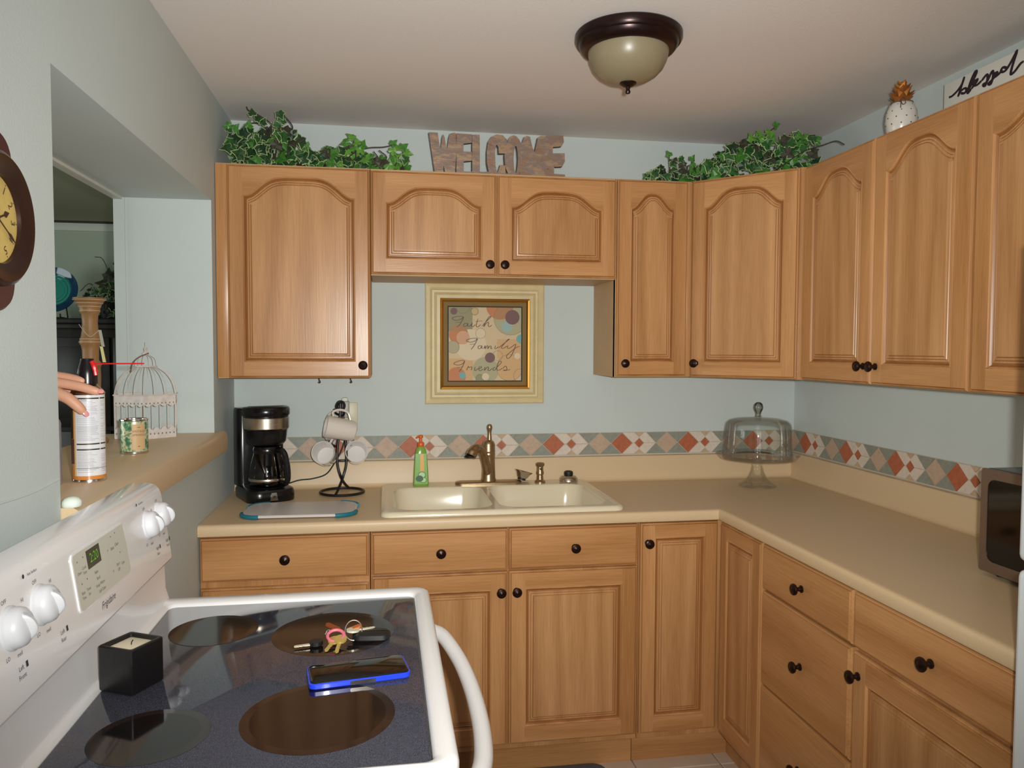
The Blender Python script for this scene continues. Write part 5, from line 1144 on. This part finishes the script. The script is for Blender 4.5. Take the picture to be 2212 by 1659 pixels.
mb = MB(); mb.lathe([(0.010, 0.268), (0.0095, 0.274), (0.005, 0.279), (0.004, 0.283), (0.0065, 0.288), (0.004, 0.293), (0.0012, 0.297), (0.0010, 0.309), (0, 0.310)], seg=14); mb.build('finial', M_wr, t)
mb = MB(); mb.tube([(0.010, -0.012, 0.274), (-0.016, -0.030, 0.262), (-0.034, -0.038, 0.244), (-0.040, -0.040, 0.224), (-0.041, -0.040, 0.212)], 0.0022, 6, smooth_n=5); mb.build('catch_hook', mat('rusty_wire', (128, 98, 86), 0.6), t)

# small tin
t = thing('small_tin', 'small green and gold patterned tin in front of the birdcage', 'tin', (-0.107, -0.872, ZL), 0)
Mtin = bpy.data.materials.new('tin_leaf_print'); Mtin.use_nodes = True; nt = Mtin.node_tree; b = nt.nodes['Principled BSDF']
tc = nt.nodes.new('ShaderNodeTexCoord'); vv = nt.nodes.new('ShaderNodeTexNoise'); vv.inputs['Scale'].default_value = 75; vv.inputs['Detail'].default_value = 3; nt.links.new(tc.outputs['Object'], vv.inputs[0])
r = nt.nodes.new('ShaderNodeValToRGB'); r.color_ramp.interpolation = 'CONSTANT'
for k, (pos, c) in enumerate(((0.0, (84, 118, 92)), (0.42, (104, 160, 116)), (0.50, (206, 196, 160)), (0.62, (124, 152, 116)))):
    e_ = r.color_ramp.elements[k] if k < 2 else r.color_ramp.elements.new(pos)
    e_.position = pos; e_.color = (*lin(c), 1)
nt.links.new(vv.outputs['Fac'], r.inputs[0]); nt.links.new(r.outputs[0], b.inputs['Base Color']); b.inputs['Roughness'].default_value = 0.3; b.inputs['Metallic'].default_value = 0.15
TR = 0.0355
mb = MB(); mb.lathe([(0, 0.002), (TR-0.001, 0.002), (TR, 0.006), (TR, 0.088), (TR-0.001, 0.092)], seg=40); mb.build('tin_wall', Mtin, t)
mb = MB(); mb.lathe([(TR-0.002, 0.0), (TR+0.0012, 0.0015), (TR+0.0012, 0.005), (TR, 0.0065)], seg=40); mb.build('bottom_rim', M_chrome, t)
mb = MB(); mb.lathe([(TR, 0.0895), (TR+0.0012, 0.091), (TR+0.0012, 0.0945), (TR-0.002, 0.0955), (TR-0.004, 0.094), (TR-0.004, 0.090), (0, 0.0895)], seg=40); mb.build('top_rim', M_chrome, t)
def wrap(mb, poly2, rad, mi, a0):
    """bend a flat outline (arc length, z) round a vertical cylinder; angle a0 faces the viewer"""
    mb.add([(rad*math.cos(a0+x/rad), rad*math.sin(a0+x/rad), z) for x, z in poly2], [tuple(range(len(poly2)))], mi)
def wrect(mb, x0, x1, z0, z1, rad, mi, a0, n_=6):
    for i in range(n_):
        wrap(mb, [(x0+(x1-x0)*i/n_, z0), (x0+(x1-x0)*(i+1)/n_, z0), (x0+(x1-x0)*(i+1)/n_, z1), (x0+(x1-x0)*i/n_, z1)], rad, mi, a0)
def wtext(mb, s, size, x, z, rad, mi, a0):
    tmp = MB(); text_mesh(tmp, s, size, Matrix.Translation((x, z, 0)))
    mb.add([(rad*math.cos(a0+v.x/rad), rad*math.sin(a0+v.x/rad), v.y) for v in tmp.v], tmp.f, mi)
A0 = -PI/2+0.62
mb = MB(); wrect(mb, -0.018, 0.018, 0.012, 0.082, TR+0.0003, 0, A0, 10)
wtext(mb, 'VINTAGE', 0.0085, 0, 0.062, TR+0.0007, 1, A0); wtext(mb, 'SPRINGS', 0.0085, 0, 0.052, TR+0.0007, 1, A0)
wrect(mb, -0.004, 0.004, 0.0725, 0.074, TR+0.0007, 1, A0, 2); wrect(mb, -0.003, 0.003, 0.020, 0.0216, TR+0.0007, 1, A0, 2)
mb.build('label', [mat('kraft_label', (204, 170, 124), 0.45), mat('label_ink', (120, 84, 60), 0.6)], t)

# spray can
t = thing('spray_can', 'tall white and orange spray can with red straw under the hand', 'can', (-0.0615, -1.335, ZL), 0)
R_ = 0.0335
mb = MB(); mb.lathe([(0, 0.002), (R_-0.002, 0.001), (R_+0.0006, 0.0), (R_+0.0006, 0.004), (R_, 0.006)], seg=40); mb.build('base_rim', M_chrome, t)
mb = MB(); mb.lathe([(R_, 0.006), (R_, 0.190)], seg=48); mb.build('can_body', mat('orange_can_paint', (206, 132, 62), 0.25, coat=0.4), t)
mb = MB(); mb.lathe([(R_, 0.190), (R_+0.0008, 0.192), (R_, 0.1945), (R_-0.004, 0.2005), (R_-0.013, 0.209), (0.015, 0.213), (0.012, 0.215)], seg=40); mb.build('shoulder', mat('steel_shoulder', (176, 160, 140), 0.25, 1.0), t)
mb = MB(); A0 = -PI/2+0.30
wrect(mb, -0.026, 0.0445, 0.014, 0.1895, R_+0.0003, 0, A0, 20)
wrect(mb, -0.060, -0.034, 0.095, 0.186, R_+0.0003, 1, A0, 8); wrect(mb, -0.060, -0.031, 0.040, 0.094, R_+0.0003, 2, A0, 8)
wrect(mb, -0.031, -0.0262, 0.014, 0.1895, R_+0.00032, 3, A0, 2)
for z in (0.181, 0.082, 0.070): wrect(mb, -0.024, 0.024, z, z+0.003, R_+0.0006, 1, A0, 12); wrect(mb, 0.026, 0.043, z, z+0.003, R_+0.0006, 1, A0, 5)
random.seed(3)
zz = 0.176
while zz > 0.022:
    if not (0.066 < zz < 0.088): wrect(mb, -0.023, rnd(0.006, 0.023), zz, zz+0.0008, R_+0.0006, 4, A0, 8)
    if random.random() < 0.6 and not (0.066 < zz < 0.088): wrect(mb, 0.027, rnd(0.034, 0.042), zz, zz+0.0008, R_+0.0006, 4, A0, 3)
    zz -= rnd(0.0022, 0.0042)
wrect(mb, -0.026, 0.0445, 0.030, 0.0308, R_+0.0006, 1, A0, 12)
wtext(mb, 'CAUTION', 0.005, -0.012, 0.1785, R_+0.0006, 1, A0)
mb.build('label', [mat('white_can_label', (222, 222, 226), 0.25, coat=0.4), mat('olive_black_print', (56, 48, 34), 0.4), mat('maroon_print', (96, 48, 36), 0.4), mat('peach_print', (222, 180, 130), 0.4), mat('grey_fine_print', (160, 160, 172), 0.5)], t)
mb = MB(); mb.lathe([(0.017, 0.211), (0.0215, 0.214), (0.0215, 0.236), (0.0195, 0.246), (0.0145, 0.262), (0.0135, 0.268), (0.0, 0.269)], seg=28); cp_ = mb.build('cap', mat('black_cap', (26, 20, 24), 0.25), t)
Mred = mat('red_plastic', (212, 26, 30), 0.35)
mb = MB(); mb.tube([(0.013, -0.010, 0.262), (0.0185, -0.012, 0.250), (0.0215, -0.012, 0.232)], [0.005, 0.0055, 0.0045], 8, smooth_n=4); mb.build('trigger', Mred, cp_)
mb = MB(); mb.tube([(0.010, -0.006, 0.257), (0.119, -0.006, 0.2575)], 0.0016, 8); mb.build('straw', Mred, t)

# second can
t = thing('grey_can', 'grey and maroon spray can beside the hand, half behind the near wall edge', 'can', (-0.131, -1.385, ZL), 0)
mb = MB(); mb.lathe([(0, 0.001), (0.0305, 0.0), (0.0315, 0.004), (0.031, 0.006), (0.031, 0.130), (0.029, 0.137), (0.018, 0.146), (0.0, 0.147)], seg=36); mb.build('can_body', mat('silver_grey_can', (164, 160, 168), 0.3, 0.3), t)
mb = MB(); A0 = -PI/2+0.75
for k in range(8): wrap(mb, [(-0.02+k*0.005, 0.070+k*0.0035), (-0.015+k*0.005, 0.0735+k*0.0035), (-0.015+k*0.005, 0.0985+k*0.0035), (-0.02+k*0.005, 0.095+k*0.0035)], 0.0314, 0, A0)
wrect(mb, -0.004, 0.014, 0.006, 0.032, 0.0314, 1, A0, 5)
for k in range(7): wrect(mb, -0.0015+k*0.002, -0.0005+k*0.002, 0.010, 0.028, 0.0317, 2, A0, 1)
mb.build('label', [mat('maroon_band', (106, 30, 40), 0.35), mat('white_label', (216, 208, 206), 0.4), mat('bar_ink', (150, 128, 128), 0.5)], t)
mb = MB(); mb.lathe([(0.019, 0.146), (0.024, 0.149), (0.024, 0.178), (0.021, 0.184), (0, 0.185)], seg=24); mb.build('cap', M_black, t)

# candle holder
HX, HY = -0.302, -0.625
t = thing('candle_holder', 'tall turned wooden pillar candle holder with price tags on the ledge', 'candle holder', (HX, HY, ZL), 0)
Mcw = wood('distressed_turned_wood', (164, 120, 76), (120, 92, 58), 'z', 0.5)
Mring = mat('pale_turned_ring', (206, 180, 146), 0.5)
pr = [(0, 0), (0.052, 0), (0.054, 0.008), (0.050, 0.014), (0.036, 0.020), (0.030, 0.032), (0.026, 0.060), (0.027, 0.10), (0.031, 0.155), (0.033, 0.205), (0.032, 0.232), (0.036, 0.240), (0.033, 0.247), (0.027, 0.254), (0.028, 0.284), (0.031, 0.298), (0.036, 0.304), (0.037, 0.309), (0.034, 0.318), (0.031, 0.325), (0.027, 0.345), (0.0255, 0.370), (0.028, 0.392), (0.034, 0.400), (0.0335, 0.407), (0.036, 0.415), (0.042, 0.426), (0.051, 0.436), (0.055, 0.440), (0.055, 0.4425), (0, 0.4425)]
pr = [(r_*0.83, z) for r_, z in pr]
mb = MB(); mb.lathe(pr, seg=36); mb.build('turned_post', Mcw, t)
for r_, z in ((0.0373, 0.241), (0.0376, 0.309), (0.0342, 0.318), (0.0345, 0.404), (0.0372, 0.416), (0.044, 0.4265), (0.0545, 0.4365)):
    MB().tube([(r_*0.83*math.cos(2*PI*j/32), r_*0.83*math.sin(2*PI*j/32), z) for j in range(32)], 0.0011, 5, closed=True).build('turned_ring', Mring, t)
for dx, z0, z1, m_ in ((0.034, 0.345, 0.295, mat('grey_tag', (176, 172, 156), 0.6)), (0.037, 0.296, 0.248, mat('cream_tag', (222, 212, 150), 0.6))):
    mb = MB(); mb.prism([(0, z0), (0.008, z0), (0.0165, z1), (0.0075, z1)], -0.001, 0.001, 0, XZ(dx, -0.030, 0)); mb.build('price_tag', m_, t)
mb = MB(); mb.tube([(-0.026, -0.014, 0.362), (-0.010, -0.0275, 0.345), (0.010, -0.028, 0.325), (0.036, -0.030, 0.345)], 0.0009, 5, smooth_n=4); mb.build('tag_string', mat('tag_string', (190, 182, 166), 0.7), t)

# small white dish by the near wall edge
t = thing('white_dish', 'small white domed dish on the ledge at the near wall edge', 'dish', (0.012, -1.632, ZL), 0)
mb = MB(); mb.lathe([(0, 0), (0.016, 0), (0.0175, 0.003), (0.0165, 0.010), (0.012, 0.0155), (0.005, 0.018), (0, 0.0183)], seg=24); mb.build('dish_body', mat('mint_white_plastic', (222, 230, 220), 0.4), t)

# ================================================================== DINING ROOM
t = thing('hutch', 'dark wooden hutch in the dining room seen through the pass-through', 'hutch', (-1.55, 2.36, 0))
Mh = mat('espresso_wood', (34, 27, 26), 0.4, vary=0.1, vscale=10)
mb = MB(); mb.box(-0.85, 0.75, -0.02, 0.31, 0.0, 1.63, 0.004); mb.build('hutch_body', Mh, t)
mb = MB(); mb.box(-0.88, 0.78, -0.06, 0.32, 1.63, 1.665, 0.008); mb.box(-0.87, 0.77, -0.045, 0.315, 1.595, 1.63, 0.006); mb.build('cornice', Mh, t)
for k in range(4):
    mb = MB(); x0 = -0.83+k*0.395; mb.box(x0, x0+0.375, -0.04, -0.02, 0.95, 1.54, 0.004); d_ = mb.build('door', Mh, t)
    mb = MB(); mb.box(x0+0.06, x0+0.315, -0.044, -0.040, 1.01, 1.48, 0.002); mb.build('door_panel', Mh, d_)
    mb = MB(); mb.box(x0, x0+0.375, -0.04, -0.02, 0.10, 0.92, 0.004); mb.build('door', Mh, t)
ZH = 1.6652
Mb = mat('teal_glass_plate', (50, 156, 140), 0.08, coat=0.5); Mb2 = mat('deep_blue_glass', (22, 66, 100), 0.08, coat=0.5)
PXp, PYp = -1.578, 2.42
t = thing('glass_plate', 'round blue green glass plate standing upright on the hutch', 'plate', (PXp, PYp, ZH+0.022))
mx = Matrix.Translation((0, 0, 0.165)) @ Matrix.Rotation(math.radians(80), 4, 'X')
mb = MB(); mb.lathe([(0.0, 0.0), (0.030, 0.001), (0.034, 0.004), (0.060, 0.003), (0.064, 0.007), (0.082, 0.006), (0.086, 0.010), (0.104, 0.009), (0.108, 0.014)], seg=56, mi=0, mx=mx)
mb.lathe([(0.108, 0.014), (0.118, 0.018), (0.150, 0.026), (0.151, 0.022), (0.118, 0.012), (0.0, -0.006)], seg=56, mi=1, mx=mx); mb.build('plate_glass', [Mb, Mb2], t)
t = thing('plate_stand', 'small dark plate stand under the glass plate', 'stand', (PXp, PYp, ZH))
for s in (-1, 1):
    MB().tube([(s*0.05, -0.055, 0.030), (s*0.05, -0.050, 0.006), (s*0.05, 0.0, 0.005), (s*0.05, 0.070, 0.005), (s*0.045, 0.035, 0.16)], 0.0045, 6).build('wire_leg', M_mblack, t)
MB().tube([(-0.05, 0.0, 0.005), (0.05, 0.0, 0.005)], 0.0045, 6).build('cross_bar', M_mblack, t)
lv = []
for k in range(70):
    x = rnd(-1.42, -1.12); z = rnd(1.70, 1.76+0.40*(x+1.44)/0.32); lv.append(((x, 2.47+rnd(-0.06, 0.06), z), (rnd(-0.6, 0.6), -1, rnd(-0.2, 0.6)), (rnd(-1, 1), 0, rnd(-1, 0.7)), rnd(0.055, 0.075), random.choice([0, 2, 2, 0, 5])))
ivy('dark trailing ivy on the dining room hutch', (-1.27, 2.48, ZH), lv, [[(-1.27, 2.48, ZH), (-1.29, 2.46, 1.80), (-1.36, 2.43, 1.90), (-1.42, 2.42, 1.85)], [(-1.25, 2.48, ZH), (-1.24, 2.46, 1.9), (-1.28, 2.44, 2.06), (-1.33, 2.43, 2.08)]])
mb = MB(); mb.loft([[(r_*math.cos(2*PI*j/24), r_*math.sin(2*PI*j/24), z) for j in range(24)] for r_, z in ((0.06, 0.0), (0.08, 0.10), (0.085, 0.11), (0.075, 0.11))], 0, True, True, True)
pt = [o_ for o_ in bpy.data.objects if o_.get('label', '').startswith('dark trailing ivy')][0]
mb.build('pot', M_mblack, pt)

# ================================================================== KITCHEN MAT
t = thing('kitchen_mat', 'grey blue kitchen mat on the floor in front of the sink cabinet', 'mat', (0.965, -0.836, 0.0005))
o_ = lambda i, z: rr(-0.375+i, 0.375-i, -0.275+i, 0.275-i, 0.045, z, 6)
mb = MB(); mb.loft([o_(0, 0), o_(0.0, 0.006), o_(0.008, 0.011)], 0, True, True, True); mb.build('mat_pad', mat('slate_mat', (96, 98, 106), 0.85, vary=0.1, vscale=200, bump=0.3, bscale=500), t)

# ================================================================== PERSON (behind the near wall, one hand on the can)
def skin_mesh(name, verts, edges, radii, root, material, parent, sub=2, loc=(0, 0, 0)):
    me = bpy.data.meshes.new(name); me.from_pydata([Vector(v)-Vector(loc) for v in verts], edges, []); me.materials.append(material)
    o = bpy.data.objects.new(name, me); COL.objects.link(o)
    sk = o.modifiers.new('skin', 'SKIN'); sk.use_smooth_shade = True
    lay = me.skin_vertices[0].data if me.skin_vertices else None
    if lay is None:
        bm = bmesh.new(); bm.from_mesh(me); bm.verts.layers.skin.verify(); bm.to_mesh(me); bm.free(); lay = me.skin_vertices[0].data
    for i, r_ in enumerate(radii):
        lay[i].radius = r_ if isinstance(r_, tuple) else (r_, r_); lay[i].use_root = (i == root)
    ss = o.modifiers.new('sub', 'SUBSURF'); ss.levels = sub; ss.render_levels = sub
    dg = bpy.context.evaluated_depsgraph_get(); m2 = bpy.data.meshes.new_from_object(o.evaluated_get(dg))
    for p in m2.polygons: p.use_smooth = True
    o.modifiers.clear(); o.data = m2; m2.name = name
    if parent: o.parent = parent
    return o
class Sk:
    def __init__(self): self.v = []; self.e = []; self.r = []
    def chain(self, pts, start=None):
        prev = start; ids = []
        for p, r_ in pts:
            self.v.append(p); self.r.append(r_); i = len(self.v)-1; ids.append(i)
            if prev is not None: self.e.append((prev, i))
            prev = i
        return ids
BP = (-0.72, -1.32, 0.0)
pr_ = thing('person', 'person behind the near wall resting one hand on the spray can', 'person', BP, 0)
M_skin = mat('skin', (214, 160, 132), 0.5, sss=0.15); M_nail = mat('pink_nail', (226, 150, 150), 0.25)
s = Sk()
sp_ = s.chain([((-0.72, -1.32, 0.95), (0.12, 0.15)), ((-0.72, -1.32, 1.10), (0.10, 0.13)), ((-0.72, -1.32, 1.28), (0.105, 0.145)), ((-0.72, -1.32, 1.40), (0.085, 0.12)), ((-0.72, -1.32, 1.47), 0.052), ((-0.705, -1.32, 1.54), 0.05), ((-0.69, -1.32, 1.60), (0.085, 0.072)), ((-0.69, -1.32, 1.67), (0.095, 0.078)), ((-0.70, -1.32, 1.72), (0.07, 0.06))])
for sy in (-1, 1):
    s.chain([((-0.72, -1.32+sy*0.09, 0.88), 0.095), ((-0.71, -1.32+sy*0.10, 0.50), 0.062), ((-0.725, -1.32+sy*0.10, 0.30), 0.052), ((-0.735, -1.32+sy*0.10, 0.09), 0.038), ((-0.66, -1.32+sy*0.105, 0.035), 0.036), ((-0.58, -1.32+sy*0.11, 0.028), 0.026)], sp_[0])
# right arm hangs
s.chain([((-0.72, -1.49, 1.40), 0.052), ((-0.735, -1.54, 1.14), 0.040), ((-0.70, -1.55, 0.92), 0.027), ((-0.685, -1.55, 0.84), 0.030), ((-0.675, -1.55, 0.76), 0.018)], sp_[3])
# left arm reaches over the ledge
arm = s.chain([((-0.71, -1.15, 1.40), 0.052), ((-0.56, -1.17, 1.24), 0.042), ((-0.36, -1.27, 1.34), 0.032), ((-0.255, -1.31, 1.385), (0.022, 0.028))], sp_[3])
palm = s.chain([((-0.205, -1.325, 1.396), (0.016, 0.034)), ((-0.165, -1.332, 1.402), (0.014, 0.036))], arm[-1])
body = skin_mesh('body', s.v, s.e, s.r, 0, M_skin, pr_, 2, BP)
def finger(pts, rad, nail=True):
    rad = [q_*1.13 for q_ in rad]; f = Sk(); f.chain(list(zip(pts, rad))); o = skin_mesh('finger', f.v, f.e, f.r, 0, M_skin, body, 2, BP)
    if nail:
        a, b_ = Vector(pts[-2]), Vector(pts[-1]); d_ = (b_-a).normalized(); nn = Vector((0.05, -0.72, 0.70)); nn = (nn-d_*nn.dot(d_)).normalized(); sx_ = d_.cross(nn)
        c = b_-d_*0.001+nn*rad[-1]*0.62
        mx = Matrix(((d_.x, sx_.x, nn.x, c.x-BP[0]), (d_.y, sx_.y, nn.y, c.y-BP[1]), (d_.z, sx_.z, nn.z, c.z-BP[2]), (0, 0, 0, 1)))
        mb = MB(); mb.loft([[(0.0078*math.cos(2*PI*k/14)*s_, 0.0058*math.sin(2*PI*k/14)*s_, z) for k in range(14)] for s_, z in ((1.0, -0.001), (0.96, 0.0008), (0.6, 0.0018), (0.05, 0.0021))], 0, True, True, True, mx=mx); mb.build('fingernail', M_nail, body)
    return o
finger([(-0.185, -1.352, 1.400), (-0.140, -1.362, 1.4015), (-0.098, -1.368, 1.3975), (-0.060, -1.371, 1.390), (-0.036, -1.371, 1.3815), (-0.023, -1.370, 1.3775)], [0.013, 0.0125, 0.0105, 0.0098, 0.0088, 0.0068])      # index
finger([(-0.180, -1.335, 1.408), (-0.135, -1.343, 1.412), (-0.098, -1.348, 1.4085), (-0.070, -1.352, 1.4035), (-0.058, -1.354, 1.3995)], [0.013, 0.0125, 0.0105, 0.0090, 0.0070], False)   # middle
finger([(-0.182, -1.318, 1.404), (-0.140, -1.305, 1.406), (-0.100, -1.292, 1.396), (-0.078, -1.286, 1.374), (-0.070, -1.287, 1.358)], [0.012, 0.0115, 0.0098, 0.0086, 0.0066], False)      # ring
finger([(-0.190, -1.302, 1.396), (-0.155, -1.288, 1.396), (-0.125, -1.280, 1.384), (-0.108, -1.282, 1.366)], [0.0115, 0.0105, 0.0086, 0.0064], False)                       # little
finger([(-0.205, -1.350, 1.388), (-0.160, -1.374, 1.386), (-0.115, -1.387, 1.383), (-0.080, -1.391, 1.367), (-0.060, -1.389, 1.347), (-0.050, -1.384, 1.332)], [0.016, 0.0150, 0.0128, 0.0116, 0.0104, 0.0078])  # thumb
# clothes, hair
Msh = mat('navy_shirt', (40, 48, 76), 0.8); Mpt = mat('denim', (58, 72, 100), 0.85)
s = Sk(); a_ = s.chain([((-0.72, -1.32, 0.92), (0.135, 0.165)), ((-0.72, -1.32, 1.10), (0.115, 0.148)), ((-0.72, -1.32, 1.28), (0.12, 0.16)), ((-0.72, -1.32, 1.415), (0.108, 0.155)), ((-0.718, -1.32, 1.462), (0.072, 0.082))])
s.chain([((-0.72, -1.485, 1.40), 0.078), ((-0.735, -1.53, 1.22), 0.060)], a_[3]); s.chain([((-0.712, -1.155, 1.40), 0.078), ((-0.62, -1.16, 1.30), 0.062)], a_[3])
skin_mesh('shirt', s.v, s.e, s.r, 0, Msh, pr_, 2, BP)
s = Sk(); a_ = s.chain([((-0.72, -1.32, 0.98), (0.128, 0.158)), ((-0.72, -1.32, 0.90), (0.128, 0.16))])
for sy in (-1, 1): s.chain([((-0.72, -1.32+sy*0.09, 0.80), 0.105), ((-0.71, -1.32+sy*0.10, 0.50), 0.080), ((-0.735, -1.32+sy*0.10, 0.10), 0.066)], a_[1])
skin_mesh('trousers', s.v, s.e, s.r, 0, Mpt, pr_, 2, BP)
mb = MB(); mb.lathe([(0.0, 0.150), (0.055, 0.138), (0.088, 0.10), (0.098, 0.05), (0.098, 0.0), (0.094, -0.06), (0.085, -0.07)], (-0.012, 0, 1.635), 24, a0=0.9, a1=2*PI-0.9); mb.build('hair', mat('brown_hair', (70, 48, 36), 0.6), pr_)
mb = MB()
mb.lathe([(0, 0.014), (0.007, 0.011), (0.011, 0.0), (0.012, -0.012), (0.0, -0.016)], (0.118, 0, 1.628), 12); mb.build('nose', M_skin, body)
for sy in (-1, 1):
    mb = MB(); mb.lathe([(0, 0.0065), (0.007, 0.005), (0.010, 0), (0.007, -0.005), (0, -0.0065)], (0.0975, sy*0.030, 1.655), 12)
    mb.lathe([(0.0042, 0.0), (0.003, 0.0012), (0, 0.0014)], (0, 0, 0), 12, 1, mx=Matrix.Translation((0.1066, sy*0.030, 1.655)) @ Matrix.Rotation(PI/2, 4, 'Y')); mb.build('eye', [mat('eye_white', (214, 208, 200), 0.2), mat('iris', (60, 44, 34), 0.2)], body)
    mb = MB(); mb.loft([[(0.018*math.cos(2*PI*k/16)*q_, w_, 0.030*math.sin(2*PI*k/16)*q_) for k in range(16)] for w_, q_ in ((-0.006, 0.8), (0, 1), (0.006, 0.8))], 0, True, True, True, mx=Matrix.Translation((0.02, sy*0.078, 1.64))); mb.build('ear', M_skin, body)
    mb = MB(); mb.loft([rr(-0.035-0.06, 0.19-0.06, sy*0.105-0.045, sy*0.105+0.045, 0.04, z, 5) for z in (0.0, 0.03, 0.055)]+[rr(-0.035-0.06, 0.10-0.06, sy*0.105-0.04, sy*0.105+0.04, 0.038, 0.09, 5)], 0, True, True, True); mb.build('shoe', M_mblack, pr_, (0.055, 0, 0))
mb = MB(); mb.tube([(0.104, -0.024, 1.592), (0.112, 0, 1.590), (0.104, 0.024, 1.592)], 0.005, 8, smooth_n=4); mb.build('mouth', mat('lip', (176, 104, 96), 0.5), body)
